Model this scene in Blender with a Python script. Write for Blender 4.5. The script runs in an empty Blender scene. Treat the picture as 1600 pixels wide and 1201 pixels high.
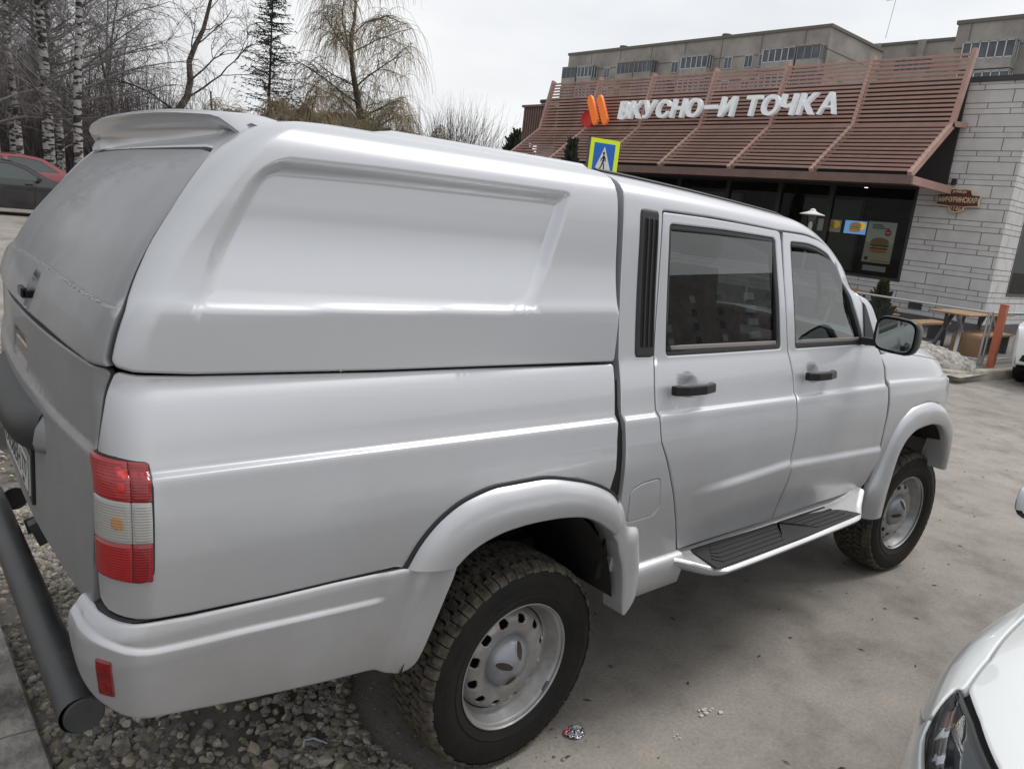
import bpy, bmesh, math, random
import numpy as np

from mathutils import Vector, Matrix
from mathutils.geometry import delaunay_2d_cdt
random.seed(5); np.random.seed(5)
S = bpy.context.scene
COL = S.collection
R = math.radians
# ------------------------------------------------------------------ camera
def cam_axes(yaw, pitch, roll):
    f = np.array([math.cos(pitch)*math.cos(yaw), math.cos(pitch)*math.sin(yaw), math.sin(pitch)])
    r = np.cross(f, [0, 0, 1]); r /= np.linalg.norm(r); u = np.cross(r, f)
    return r*math.cos(roll)+u*math.sin(roll), -r*math.sin(roll)+u*math.cos(roll), f
_r, _u, _f = cam_axes(R(48.14226), R(-12.43864), R(6.31067))
cd = bpy.data.cameras.new('camera'); cam = bpy.data.objects.new('camera', cd); COL.objects.link(cam)
M4 = Matrix(((_r[0], _u[0], -_f[0], -1.6223), (_r[1], _u[1], -_f[1], -2.5165), (_r[2], _u[2], -_f[2], 1.8253), (0, 0, 0, 1)))
cam.matrix_world = M4
cd.sensor_width = 36; cd.lens = 27.13; cd.clip_end = 600; cd.clip_start = .02
S.camera = cam
# ------------------------------------------------------------------ world and sun (overcast)
SUN_EL, SUN_AZ = R(52), R(-15)          # azimuth of the sun measured from +x towards +y
w = bpy.data.worlds.new('World'); S.world = w; w.use_nodes = True
nt = w.node_tree; N = nt.nodes; L = nt.links; N.clear()
out = N.new('ShaderNodeOutputWorld'); bg = N.new('ShaderNodeBackground'); bg.inputs['Strength'].default_value = .1
sky = N.new('ShaderNodeTexSky'); sky.sky_type = 'NISHITA'; sky.sun_disc = False
sky.sun_elevation = SUN_EL; sky.sun_rotation = math.pi/2-SUN_AZ; sky.air_density = 1.2; sky.dust_density = 3
tc = N.new('ShaderNodeTexCoord'); mp = N.new('ShaderNodeMapping'); mp.inputs['Scale'].default_value = (1.2, 1.2, 3.2)
no = N.new('ShaderNodeTexNoise'); no.inputs['Scale'].default_value = 1.5; no.inputs['Detail'].default_value = 5; no.inputs['Roughness'].default_value = .55
cr = N.new('ShaderNodeValToRGB'); e = cr.color_ramp.elements
e[0].position = .30; e[0].color = (.72, .74, .775, 1); e[1].position = .66; e[1].color = (.97, .975, .98, 1)
vm = N.new('ShaderNodeVectorMath'); vm.operation = 'SCALE'; vm.inputs['Scale'].default_value = 8.0
mx = N.new('ShaderNodeMixRGB'); mx.inputs['Fac'].default_value = .93
L.new(tc.outputs['Generated'], mp.inputs['Vector']); L.new(mp.outputs['Vector'], no.inputs['Vector'])
L.new(no.outputs['Fac'], cr.inputs['Fac']); L.new(cr.outputs['Color'], vm.inputs[0])
L.new(sky.outputs['Color'], mx.inputs[1]); L.new(vm.outputs['Vector'], mx.inputs[2])
# added gradient: sky dimmed behind the camera so that faces turned there render darker
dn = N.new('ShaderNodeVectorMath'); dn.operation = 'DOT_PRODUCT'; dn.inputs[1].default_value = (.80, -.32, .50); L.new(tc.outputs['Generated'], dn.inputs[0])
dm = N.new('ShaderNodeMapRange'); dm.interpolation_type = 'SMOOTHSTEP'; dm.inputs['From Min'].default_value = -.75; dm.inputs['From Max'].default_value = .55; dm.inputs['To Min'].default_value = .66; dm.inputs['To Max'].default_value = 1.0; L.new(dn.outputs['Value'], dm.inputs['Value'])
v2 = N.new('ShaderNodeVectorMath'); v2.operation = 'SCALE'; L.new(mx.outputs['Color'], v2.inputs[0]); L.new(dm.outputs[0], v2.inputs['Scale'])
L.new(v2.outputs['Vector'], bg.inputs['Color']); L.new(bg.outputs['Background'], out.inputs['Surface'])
sd = bpy.data.lights.new('sun', 'SUN'); sd.energy = 1.3; sd.angle = R(20); sd.color = (1, .97, .93)
so = bpy.data.objects.new('sun', sd); COL.objects.link(so)
sv = Vector((math.cos(SUN_EL)*math.cos(SUN_AZ), math.cos(SUN_EL)*math.sin(SUN_AZ), math.sin(SUN_EL)))
so.rotation_euler = sv.to_track_quat('Z', 'Y').to_euler(); so.location = (0, 0, 30)
S.view_settings.view_transform = 'Standard'; S.view_settings.look = 'None'
S.view_settings.exposure = .46; S.view_settings.gamma = 1
# ------------------------------------------------------------------ materials
def _sock(n, k, v):
    if k in n.inputs: n.inputs[k].default_value = v
def mat(name, col, rough=.5, metal=0, var=0, vs=4, bump=0, bs=30, coat=0, coatr=.03, emit=None, es=1, spec=.5, col2=None, det=4, crough=0, scale=(1, 1, 1)):
    m = bpy.data.materials.new(name); m.use_nodes = True; nt = m.node_tree; b = nt.nodes['Principled BSDF']
    c = (*col, 1); b.inputs['Base Color'].default_value = c; b.inputs['Roughness'].default_value = rough; b.inputs['Metallic'].default_value = metal
    _sock(b, 'Coat Weight', coat); _sock(b, 'Coat Roughness', coatr); _sock(b, 'Specular IOR Level', spec)
    if emit: _sock(b, 'Emission Color', (*emit, 1)); _sock(b, 'Emission Strength', es)
    if var or bump or crough:
        tc = nt.nodes.new('ShaderNodeTexCoord'); mpn = nt.nodes.new('ShaderNodeMapping'); mpn.inputs['Scale'].default_value = scale
        nt.links.new(tc.outputs['Object'], mpn.inputs['Vector'])
    if var:
        n = nt.nodes.new('ShaderNodeTexNoise'); n.inputs['Scale'].default_value = vs; n.inputs['Detail'].default_value = det; n.inputs['Roughness'].default_value = .6
        nt.links.new(mpn.outputs['Vector'], n.inputs['Vector'])
        r = nt.nodes.new('ShaderNodeValToRGB'); k = r.color_ramp.elements
        k[0].position = .35; k[1].position = .65
        c2 = col2 or tuple(x*(1-var) for x in col)
        k[0].color = (*c2, 1); k[1].color = c
        nt.links.new(n.outputs['Fac'], r.inputs['Fac']); nt.links.new(r.outputs['Color'], b.inputs['Base Color'])
        if crough:
            mr = nt.nodes.new('ShaderNodeMapRange'); mr.inputs['From Min'].default_value = .35; mr.inputs['From Max'].default_value = .65
            mr.inputs['To Min'].default_value = rough+crough; mr.inputs['To Max'].default_value = rough
            nt.links.new(n.outputs['Fac'], mr.inputs['Value']); nt.links.new(mr.outputs['Result'], b.inputs['Roughness'])
    if bump:
        n = nt.nodes.new('ShaderNodeTexNoise'); n.inputs['Scale'].default_value = bs; n.inputs['Detail'].default_value = 5
        nt.links.new(mpn.outputs['Vector'], n.inputs['Vector'])
        bp = nt.nodes.new('ShaderNodeBump'); bp.inputs['Strength'].default_value = min(bump, 1); bp.inputs['Distance'].default_value = .02*max(bump, .2)
        nt.links.new(n.outputs['Fac'], bp.inputs['Height']); nt.links.new(bp.outputs['Normal'], b.inputs['Normal'])
    return m
def glassmat(name, tint, refl=1.0, rough=.0, ior=1.5):
    m = bpy.data.materials.new(name); m.use_nodes = True; nt = m.node_tree; nt.nodes.clear()
    o = nt.nodes.new('ShaderNodeOutputMaterial'); mx = nt.nodes.new('ShaderNodeMixShader'); t = nt.nodes.new('ShaderNodeBsdfTransparent')
    g = nt.nodes.new('ShaderNodeBsdfGlossy'); f = nt.nodes.new('ShaderNodeFresnel'); f.inputs['IOR'].default_value = ior
    t.inputs['Color'].default_value = (*tint, 1); g.inputs['Roughness'].default_value = rough; g.inputs['Color'].default_value = (refl, refl, refl, 1)
    L = nt.links; L.new(f.outputs[0], mx.inputs[0]); L.new(t.outputs[0], mx.inputs[1]); L.new(g.outputs[0], mx.inputs[2]); L.new(mx.outputs[0], o.inputs['Surface'])
    return m
def paintmat(name, base, metal, rough, coat, coatr_=.035, dirt=(.28, .25, .22), dz=None, dmax=0):
    """car paint with clear coat and a film of road dust that thickens where the body is low"""
    m = mat(name, base, rough, metal, coat=coat, coatr=coatr_); nt = m.node_tree; b = nt.nodes['Principled BSDF']; L = nt.links
    tc = nt.nodes.new('ShaderNodeTexCoord'); n = nt.nodes.new('ShaderNodeTexNoise'); n.inputs['Scale'].default_value = 2.2; n.inputs['Detail'].default_value = 9; n.inputs['Roughness'].default_value = .62
    L.new(tc.outputs['Object'], n.inputs['Vector'])
    sx = nt.nodes.new('ShaderNodeSeparateXYZ'); L.new(tc.outputs['Object'], sx.inputs[0])
    mr = nt.nodes.new('ShaderNodeMapRange'); mr.inputs['From Min'].default_value = dz[0]; mr.inputs['From Max'].default_value = dz[1]; mr.inputs['To Min'].default_value = dmax; mr.inputs['To Max'].default_value = 0.0
    L.new(sx.outputs['Z'], mr.inputs['Value'])
    mu = nt.nodes.new('ShaderNodeMath'); mu.operation = 'MULTIPLY'; mr2 = nt.nodes.new('ShaderNodeMapRange'); mr2.inputs['From Min'].default_value = .38; mr2.inputs['From Max'].default_value = .62
    L.new(n.outputs['Fac'], mr2.inputs['Value']); 
    ad = nt.nodes.new('ShaderNodeMath'); ad.operation = 'MULTIPLY_ADD'; ad.inputs[1].default_value = .7; ad.inputs[2].default_value = .3
    L.new(mr2.outputs['Result'], ad.inputs[0]); L.new(ad.outputs[0], mu.inputs[0]); L.new(mr.outputs['Result'], mu.inputs[1])
    mx = nt.nodes.new('ShaderNodeMixRGB'); mx.inputs[1].default_value = (*base, 1); mx.inputs[2].default_value = (*dirt, 1); L.new(mu.outputs[0], mx.inputs[0])
    L.new(mx.outputs[0], b.inputs['Base Color'])
    r = nt.nodes.new('ShaderNodeMath'); r.operation = 'MULTIPLY_ADD'; r.inputs[1].default_value = .45; r.inputs[2].default_value = rough; L.new(mu.outputs[0], r.inputs[0]); L.new(r.outputs[0], b.inputs['Roughness'])
    r2 = nt.nodes.new('ShaderNodeMath'); r2.operation = 'MULTIPLY_ADD'; r2.inputs[1].default_value = -coat*.9; r2.inputs[2].default_value = coat; L.new(mu.outputs[0], r2.inputs[0]); L.new(r2.outputs[0], b.inputs['Coat Weight'])
    n2 = nt.nodes.new('ShaderNodeTexNoise'); n2.inputs['Scale'].default_value = 3.0; n2.inputs['Detail'].default_value = 1; L.new(tc.outputs['Object'], n2.inputs['Vector'])
    bp = nt.nodes.new('ShaderNodeBump'); bp.inputs['Strength'].default_value = .12; bp.inputs['Distance'].default_value = .004; L.new(n2.outputs['Fac'], bp.inputs['Height'])
    L.new(bp.outputs['Normal'], b.inputs['Normal'])
    return m
SILVER = paintmat('silver_paint', (.55, .565, .595), .46, .35, .62, .06, dz=(.5, 1.5), dmax=.5)
SILVER_R = paintmat('dusty_shaded_silver', (.335, .345, .362), .45, .44, .30, dirt=(.17, .165, .155), dz=(.7, 2.2), dmax=.75)  # rear panels: body silver darkened to stand for their shade, plus dust film
WHITE = paintmat('white_paint', (.80, .83, .83), 0, .25, 1.0, dz=(.1, .9), dmax=.15)
BLACKP = paintmat('black_paint', (.012, .013, .018), 0, .2, 1.0, dz=(.2, 1.0), dmax=.12)
REDP = paintmat('red_paint', (.26, .04, .05), 0, .25, 1.0, dz=(.2, 1.0), dmax=.12)
BLACK = mat('black_plastic', (.018, .019, .021), .45, var=.3, bump=.1, bs=200)
GLOSSB = mat('gloss_black', (.010, .010, .011), .28, spec=.35)
GASK = mat('rubber_gasket', (.015, .016, .018), .55)
DARK = mat('dark_underbody', (.018, .017, .016), .85, var=.4, vs=9)
TREAD = mat('dusty_tread_rubber', (.125, .105, .080), .9, var=.5, vs=30, bump=.4, bs=120, col2=(.03, .027, .023))
TYRE = mat('tyre_rubber', (.011, .011, .011), .72, var=.35, vs=6, bump=.15, bs=60, col2=(.019, .017, .015), spec=.3)
RIM = mat('rim_silver', (.42, .43, .44), .36, .55, var=.35, vs=9, crough=.2, col2=(.30, .28, .26))
HUB = mat('hub_cap', (.34, .36, .39), .38, .5, var=.2, vs=14)
CHROME = mat('chrome', (.8, .8, .8), .1, 1)
RUST_SHADE = mat('rusty_recess_shade', (.055, .042, .034), .9)  # rust brown darkened so the flat slot ovals look recessed
GREYT = mat('bumper_tube_paint', (.045, .052, .060), .42, var=.3, vs=12, bump=.15, bs=70, crough=.15, col2=(.08, .078, .075))
GLASS = glassmat('side_glass', (.40, .45, .44), .95, ior=1.8)
CLEARG = glassmat('clear_glass', (.75, .80, .80), .9)
# ------------------------------------------------------------------ helpers
def thing(name, label, cat, group=None, loc=(0, 0, 0), rz=0):
    o = bpy.data.objects.new(name, None); COL.objects.link(o); o.location = loc; o.rotation_euler = (0, 0, rz); o.empty_display_size = .2
    o['label'] = label; o['category'] = cat
    if group: o['group'] = group
    return o
def tag(o, label=None, cat=None, group=None, kind=None):
    for k, v in (('label', label), ('category', cat), ('group', group), ('kind', kind)):
        if v: o[k] = v
    return o
def mk(name, V, F, m, parent=None, smooth=False, normals=None, idx=None, sharp=None):
    me = bpy.data.meshes.new(name); me.from_pydata([tuple(map(float, v)) for v in V], [], F)
    for x in (m if isinstance(m, (list, tuple)) else [m]): me.materials.append(x)
    if idx is not None: me.polygons.foreach_set('material_index', idx)
    if smooth: me.shade_smooth()
    me.update()
    if sharp is not None: me.set_sharp_from_angle(angle=R(sharp))
    if normals is not None: me.normals_split_custom_set_from_vertices([tuple(map(float, n)) for n in normals])
    o = bpy.data.objects.new(name, me); COL.objects.link(o)
    if parent: o.parent = parent
    return o
def copy_tree(o, parent=None):
    c = o.copy(); COL.objects.link(c)
    if parent: c.parent = parent
    for ch in o.children: copy_tree(ch, c)
    return c
class Mesh:
    def __init__(s): s.v = []; s.f = []; s.i = []
    def add(s, V, F, mi=0):
        b = len(s.v); s.v += [tuple(v) for v in V]; s.f += [tuple(b+k for k in f) for f in F]; s.i += [mi]*len(F); return s
    def box(s, c, d, rz=0, mi=0, M=None):
        x, y, z = [q/2 for q in d]; V = [Vector((a*x, b*y, e*z)) for a in (-1, 1) for b in (-1, 1) for e in (-1, 1)]
        if M is None: M = Matrix.Rotation(rz, 3, 'Z')
        V = [M @ q+Vector(c) for q in V]
        return s.add(V, [(0, 1, 3, 2), (4, 6, 7, 5), (0, 4, 5, 1), (2, 3, 7, 6), (0, 2, 6, 4), (1, 5, 7, 3)], mi)
    def bx(s, a, b, mi=0): return s.box([(p+q)/2 for p, q in zip(a, b)], [abs(q-p) for p, q in zip(a, b)], mi=mi)
    def bar(s, p, q, w, h, mi=0, up=(0, 0, 1)):
        p = Vector(p); q = Vector(q); d = q-p; x = d.normalized(); y = Vector(up).cross(x)
        if y.length < 1e-4: y = Vector((0, 1, 0)).cross(x)
        y.normalize(); z = x.cross(y)
        return s.box((p+q)/2, (d.length, w, h), M=Matrix((x, y, z)).transposed(), mi=mi)
    def tube(s, pts, rad, n=8, caps=True, mi=0):
        pts = [Vector(p) for p in pts]; k = len(pts); rad = [rad]*k if isinstance(rad, (int, float)) else rad
        t0 = (pts[1]-pts[0]).normalized(); a = t0.orthogonal().normalized(); V = []
        for i, p in enumerate(pts):
            t = (pts[min(i+1, k-1)]-pts[max(i-1, 0)]).normalized(); a = (a-t*a.dot(t)); a = a.normalized() if a.length > 1e-6 else t.orthogonal().normalized(); b = t.cross(a)
            for j in range(n):
                g = 2*math.pi*j/n; V.append(p+(a*math.cos(g)+b*math.sin(g))*rad[i])
        F = [(i*n+j, i*n+(j+1) % n, (i+1)*n+(j+1) % n, (i+1)*n+j) for i in range(k-1) for j in range(n)]
        if caps: F += [tuple(range(n))[::-1], tuple((k-1)*n+j for j in range(n))]
        return s.add(V, F, mi)
    def lathe(s, prof, n=48, axis='z', c=(0, 0, 0), mi=0, closed=False):
        V = []; k = len(prof)
        for r, h in prof:
            for j in range(n):
                g = 2*math.pi*j/n; x, y = r*math.cos(g), r*math.sin(g)
                p = (x, y, h) if axis == 'z' else (y, h, x)
                V.append((p[0]+c[0], p[1]+c[1], p[2]+c[2]))
        F = [(i*n+j, i*n+(j+1) % n, (i+1)*n+(j+1) % n, (i+1)*n+j) for i in range(k-1) for j in range(n)]
        if prof[0][0] > 1e-6 and closed: F.append(tuple(range(n))[::-1])
        if prof[-1][0] > 1e-6 and closed: F.append(tuple((k-1)*n+j for j in range(n)))
        return s.add(V, F, mi)
    def prism(s, pts, o, ux, uy, d, mi=0):
        o = Vector(o); ux = Vector(ux); uy = Vector(uy); n = ux.cross(uy).normalized()*d; k = len(pts)
        A = [o+ux*a+uy*b for a, b in pts]; V = A+[p+n for p in A]
        return s.add(V, [tuple(range(k))[::-1], tuple(range(k, 2*k))]+[(i, (i+1) % k, k+(i+1) % k, k+i) for i in range(k)], mi)
    def build(s, name, m, parent=None, smooth=False, bevel=0, sharp=35, seg=2):
        o = mk(name, s.v, s.f, m, parent, smooth, idx=s.i, sharp=sharp if smooth else None)
        if bevel:
            b = o.modifiers.new('bevel', 'BEVEL'); b.width = bevel; b.segments = seg; b.limit_method = 'ANGLE'; b.angle_limit = R(40)
        return o
def text_geo(txt, size, ext, bold=0, shear=0, align='LEFT'):
    c = bpy.data.curves.new('t', 'FONT'); c.body = txt; c.size = size; c.extrude = ext; c.offset = bold; c.shear = shear; c.align_x = align
    o = bpy.data.objects.new('t', c); COL.objects.link(o); bpy.context.view_layer.update()
    me = o.evaluated_get(bpy.context.evaluated_depsgraph_get()).to_mesh()
    V = [v.co.copy() for v in me.vertices]; F = [tuple(p.vertices) for p in me.polygons]
    o.evaluated_get(bpy.context.evaluated_depsgraph_get()).to_mesh_clear(); bpy.data.objects.remove(o); bpy.data.curves.remove(c)
    return V, F
def put_text(mb, txt, size, o, ux, uy, ext=.002, bold=0, shear=0, align='LEFT', width=None, height=None, mi=0):
    V, F = text_geo(txt, size, ext, bold, shear, align)
    if not V: return mb
    xs = [v.x for v in V]; ys = [v.y for v in V]; kx = width/(max(xs)-min(xs)) if width else 1; ky = height/(max(ys)-min(ys)) if height else 1
    x0 = min(xs) if width else 0; y0 = min(ys) if height else 0
    o = Vector(o); ux = Vector(ux).normalized(); uy = Vector(uy).normalized(); n = ux.cross(uy)
    return mb.add([o+ux*((v.x-x0)*kx)+uy*((v.y-y0)*ky)+n*v.z for v in V], F, mi)
# ---- panels: outlines cut out of a curved body surface, with rolled edges and real gaps
def rnd(pts, r, step):
    n = len(pts); out = []
    P = [np.array(p, float) for p in pts]
    for i in range(n):
        a, b, c = P[i-1], P[i], P[(i+1) % n]; la = np.linalg.norm(a-b); lc = np.linalg.norm(c-b)
        q = min(r, .45*la, .45*lc)
        cs_ = np.dot(b-a, c-b)/(la*lc+1e-12)
        if q < 1e-4 or cs_ > .96: out.append(b); continue
        p0 = b+(a-b)/la*q; p1 = b+(c-b)/lc*q; k = 5
        for j in range(k+1):
            t = j/k; out.append((1-t)**2*p0+2*t*(1-t)*b+t*t*p1)
    res = []
    for i in range(len(out)):
        a, b = out[i], out[(i+1) % len(out)]; d = np.linalg.norm(b-a)
        if d < 2e-4: continue
        k = max(1, int(math.ceil(d/step)))
        for j in range(k): res.append(a+(b-a)*j/k)
    return np.array(res)
def sdist(Q, loops):
    d = np.full(len(Q), 1e9)
    for lp in loops:
        A = lp; Bp = np.roll(lp, -1, 0); AB = Bp-A; L2 = (AB**2).sum(1)+1e-12
        for i0 in range(0, len(Q), 4000):
            q = Q[i0:i0+4000, None, :]-A[None]
            t = np.clip((q*AB[None]).sum(2)/L2, 0, 1); dd = q-t[..., None]*AB[None]
            d[i0:i0+4000] = np.minimum(d[i0:i0+4000], np.sqrt((dd**2).sum(2)).min(1))
    return d
def inside(Q, lp):
    x, y = Q[:, 0], Q[:, 1]; r = np.zeros(len(Q), bool); n = len(lp)
    for i in range(n):
        x1, y1 = lp[i]; x2, y2 = lp[(i+1) % n]
        c = (y1 > y) != (y2 > y)
        with np.errstate(divide='ignore', invalid='ignore'): xi = (x2-x1)*(y-y1)/(y2-y1)+x1
        r ^= c & (x < xi)
    return r
def area(lp): x, y = lp[:, 0], lp[:, 1]; return .5*(x*np.roll(y, -1)-y*np.roll(x, -1)).sum()
def offset_loop(lp, d):
    t = np.roll(lp, -1, 0)-np.roll(lp, 1, 0); t /= np.linalg.norm(t, axis=1)[:, None]+1e-9
    n = np.stack([-t[:, 1], t[:, 0]], 1)*(1 if area(lp) > 0 else -1)
    q = lp+n*d; ok = sdist(q, [lp]) > .85*abs(d)
    return q[ok]
def panel_geo(fn, outline, holes=(), r=.01, hr=.02, step=.025, roll=.003, rw=.006, depth=.02, off=0, feat=None, hroll=None, extra=(), bands=()):
    lp = rnd(outline, r, step); hs = [rnd(h, hr, step) for h in holes]; loops = [lp]+hs
    def full(Q):
        e = 4e-4; P = fn(Q[:, 0], Q[:, 1]); a = fn(Q[:, 0]+e, Q[:, 1])-fn(Q[:, 0]-e, Q[:, 1]); b = fn(Q[:, 0], Q[:, 1]+e)-fn(Q[:, 0], Q[:, 1]-e)
        n = np.cross(a, b); n /= np.linalg.norm(n, axis=1)[:, None]+1e-12
        o = np.full(len(Q), float(off))
        if feat is not None: o = o+feat(Q[:, 0], Q[:, 1])
        if roll: dd = np.clip(1-sdist(Q, loops)/rw, 0, 1); o = o-roll*(1-np.sqrt(np.maximum(1-dd**2, 0)))
        return P+n*o[:, None], n
    pts = [lp]; edges = []; base = 0
    for l in loops:
        if l is not lp: pts.append(l)
        n = len(l); edges += [(base+i, base+(i+1) % n) for i in range(n)]; base += n
    if roll:
        for k in (.4, 1.05):
            for j, l in enumerate(loops):
                o_ = offset_loop(l, rw*k*(1 if j == 0 else -1)); n = len(o_); pts.append(o_)
                edges += [(base+i, base+(i+1) % n) for i in range(n) if np.linalg.norm(o_[i]-o_[(i+1) % n]) < step*1.6]; base += n
    lo = lp.min(0); hi = lp.max(0); gx = np.arange(lo[0]+step/2, hi[0], step); gy = np.arange(lo[1]+step/2, hi[1], step)
    G = np.stack(np.meshgrid(gx, gy), -1).reshape(-1, 2)
    for ex in extra: pts.append(np.array(ex, float)[inside(np.array(ex, float), lp)])
    for bf, offs in bands:
        c_ = bf(G[:, 0]); G = G[(G[:, 1] < c_+min(offs)-step*.35) | (G[:, 1] > c_+max(offs)+step*.35)]
    for bf, offs in bands:
        for o_ in offs:
            row = np.stack([gx, bf(gx)+o_], 1); ok_ = inside(row, lp)
            for h in hs: ok_ &= ~inside(row, h)
            ok_ &= sdist(row, loops) > (rw*1.3 if roll else step*.2); kk = np.cumsum(ok_)-1; pts.append(row[ok_])
            edges += [(base+int(kk[i]), base+int(kk[i+1])) for i in range(len(row)-1) if ok_[i] and ok_[i+1]]; base += int(ok_.sum())
    G = G[inside(G, lp)]
    for h in hs: G = G[~inside(G, h)]
    G = G[sdist(G, loops) > (rw*1.45 if roll else step*.35)]
    if len(extra):
        E = np.concatenate([np.array(x, float) for x in extra]); keep = np.ones(len(G), bool)
        for i0 in range(0, len(G), 2000):
            keep[i0:i0+2000] = np.sqrt(((G[i0:i0+2000, None]-E[None])**2).sum(2)).min(1) > step*.3
        G = G[keep]
    pts.append(G); A = np.concatenate(pts)
    vo, eo, fo, ov, oe, of = delaunay_2d_cdt([Vector(p) for p in A], edges, [], 0, 1e-6)
    Q = np.array([tuple(v) for v in vo]); cen = np.array([Q[list(f)].mean(0) for f in fo]); ok = inside(cen, lp)
    for h in hs: ok &= ~inside(cen, h)
    F = [tuple(f) for f, k in zip(fo, ok) if k]
    F = [f if area(Q[list(f)]) > 0 else f[::-1] for f in F]
    m = {}
    for i, o in enumerate(ov):
        for k in o: m[k] = i
    P, n0 = full(Q); e = 4e-4
    Qn = Q.copy(); d0 = sdist(Q, loops)
    if roll:
        # evaluate edge normals slightly inside
        nb = 0
        for j, l in enumerate(loops):
            t = np.roll(l, -1, 0)-np.roll(l, 1, 0); t /= np.linalg.norm(t, axis=1)[:, None]+1e-9
            nn = np.stack([-t[:, 1], t[:, 0]], 1)*(1 if area(l) > 0 else -1)*(1 if j == 0 else -1)
            for i in range(len(l)):
                if nb+i in m: Qn[m[nb+i]] = l[i]+nn[i]*rw*.25
            nb += len(l)
    ax = full(Qn+[e, 0])[0]-full(Qn-[e, 0])[0]; ay = full(Qn+[0, e])[0]-full(Qn-[0, e])[0]
    NN = np.cross(ax, ay); NN /= np.linalg.norm(NN, axis=1)[:, None]+1e-12
    V = list(P); NL = list(NN); nb = 0
    if depth:
        for j, l in enumerate(loops):
            n = len(l); idx = [m[nb+i] for i in range(n)]; nb += n
            a = len(V); V += [P[i] for i in idx]; V += [P[i]-n0[i]*depth for i in idx]; NL += [(0, 0, 0)]*(2*n)
            flip = (area(l) > 0) != (j == 0)
            for i in range(n):
                k = (i+1) % n; f = (a+i, a+n+i, a+n+k, a+k); F.append(f[::-1] if flip else f)
    return np.array(V), F, np.array(NL)
def panel(name, fn, outline, m, parent, both=True, left_only=False, **kw):
    V, F, NL = panel_geo(fn, outline, **kw); res = []
    if not left_only: res.append(mk(name, V, F, m, parent, True, NL))
    if both or left_only:
        V2 = V*[1, -1, 1]; N2 = NL*[1, -1, 1]
        res.append(mk(name, V2, [f[::-1] for f in F], m, parent, True, N2))
    return res
def sm(t): return t*t*(3-2*t)
def sdf_in(S_, T_, poly):
    Q = np.stack([np.asarray(S_).ravel(), np.asarray(T_).ravel()], 1); lp = np.array(poly, float); d = sdist(Q, [lp])
    return np.where(inside(Q, lp), d, -d)
def resample(c, n):
    c = np.array(c, float); d = np.r_[0, np.cumsum(np.linalg.norm(np.diff(c, axis=0), axis=1))]; u = np.linspace(0, d[-1], n)
    f = [pch(d, c[:, k]) for k in range(c.shape[1])]
    return np.stack([g(u) for g in f], 1)
def loft(rows, wrap=False):
    rows = [np.asarray(r) for r in rows]; n = len(rows[0]); V = np.concatenate(rows); F = []
    for i in range(len(rows)-1):
        for j in range(n-1 if not wrap else n):
            k = (j+1) % n; F.append((i*n+j, i*n+k, (i+1)*n+k, (i+1)*n+j))
    return V, F

def pch(xs, ys):
    xs=np.array(xs,float);ys=np.array(ys,float);h=np.diff(xs);d=np.diff(ys)/h
    m=np.zeros_like(ys);m[0]=d[0];m[-1]=d[-1]
    for i in range(1,len(xs)-1):
        if d[i-1]*d[i]>0:
            w1=2*h[i]+h[i-1];w2=h[i]+2*h[i-1];m[i]=(w1+w2)/(w1/d[i-1]+w2/d[i])
    def f(x):
        x=np.asarray(x,float);i=np.clip(np.searchsorted(xs,x)-1,0,len(xs)-2)
        t=(x-xs[i])/h[i];lo=t<0;hi=t>1;tc=np.clip(t,0,1)
        r=(2*tc**3-3*tc**2+1)*ys[i]+(tc**3-2*tc**2+tc)*h[i]*m[i]+(-2*tc**3+3*tc**2)*ys[i+1]+(tc**3-tc**2)*h[i]*m[i+1]
        return r+np.where(lo,m[0]*(x-xs[0]),0)+np.where(hi,m[-1]*(x-xs[-1]),0)
    return f
def ss(a,b,x):
    t=np.clip((x-a)/(b-a),0,1);return t*t*(3-2*t)
# ---- plan contour of the pickup's right side, arclength s (== x on the straight flank) ----
WR=.968
_u=np.linspace(0,1,61)
_ex=2.7+1.02*np.sin(_u*np.pi/2)**(2/2.6);_ey=-np.cos(_u*np.pi/2)**(2/2.6)*.968
_es=2.7+np.r_[0,np.cumsum(np.hypot(np.diff(_ex),np.diff(_ey)))]
_exf=pch(np.r_[1.9,2.3,2.6,_es[1:]],np.r_[1.9,2.3,2.6,_ex[1:]]);_eyf=pch(np.r_[1.9,2.3,2.6,_es[1:]],np.r_[-.968,-.968,-.968,_ey[1:]])
SN=float(_es[-1])
def contour(s,xr=-1.245,rc=.10,w=WR):
    s=np.asarray(s,float)
    sc=xr+rc
    a=np.clip((sc-s)/rc,0,np.pi/2)
    x=np.where(s>sc,s,sc-rc*np.sin(a));y=np.where(s>sc,-w,-(w-rc)-rc*np.cos(a))
    e=np.maximum(sc-s-rc*np.pi/2,0)
    y=y+e; yy=np.clip(y/(w-rc),-1,1)
    x=x-np.where(e>0,.04*(1-yy**2),0)
    x=np.where(s>2.3,_exf(s),x);y=np.where(s>2.3,_eyf(s)*w/.968,y)
    return x,y
_wz=pch([.40,.50,.62,.80,.93,1.03,1.11,1.17,1.200,1.206,1.210,1.213,1.225,1.30,1.375,1.387,1.40,1.60,1.85,1.90],
        [.90,.915,.934,.958,.967,.968,.962,.9505,.9435,.9405,.931,.9255,.921,.899,.870,.862,.859,.826,.778,.768])
def crz(x): return .012-.012*(x+1.1)/1.3*1.0
def MB(s,t):
    "bed and cab flank: s along the plan contour, t = height"
    s=np.asarray(s,float);t=np.asarray(t,float);x,y=contour(s)
    k=np.clip(1-np.abs(t-1.215)/.15,0,1)
    z=t;w=_wz(t-k*np.clip(crz(x),-.01,.03))
    return np.stack([x,y*w/WR,z+0*x],-1)
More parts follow.
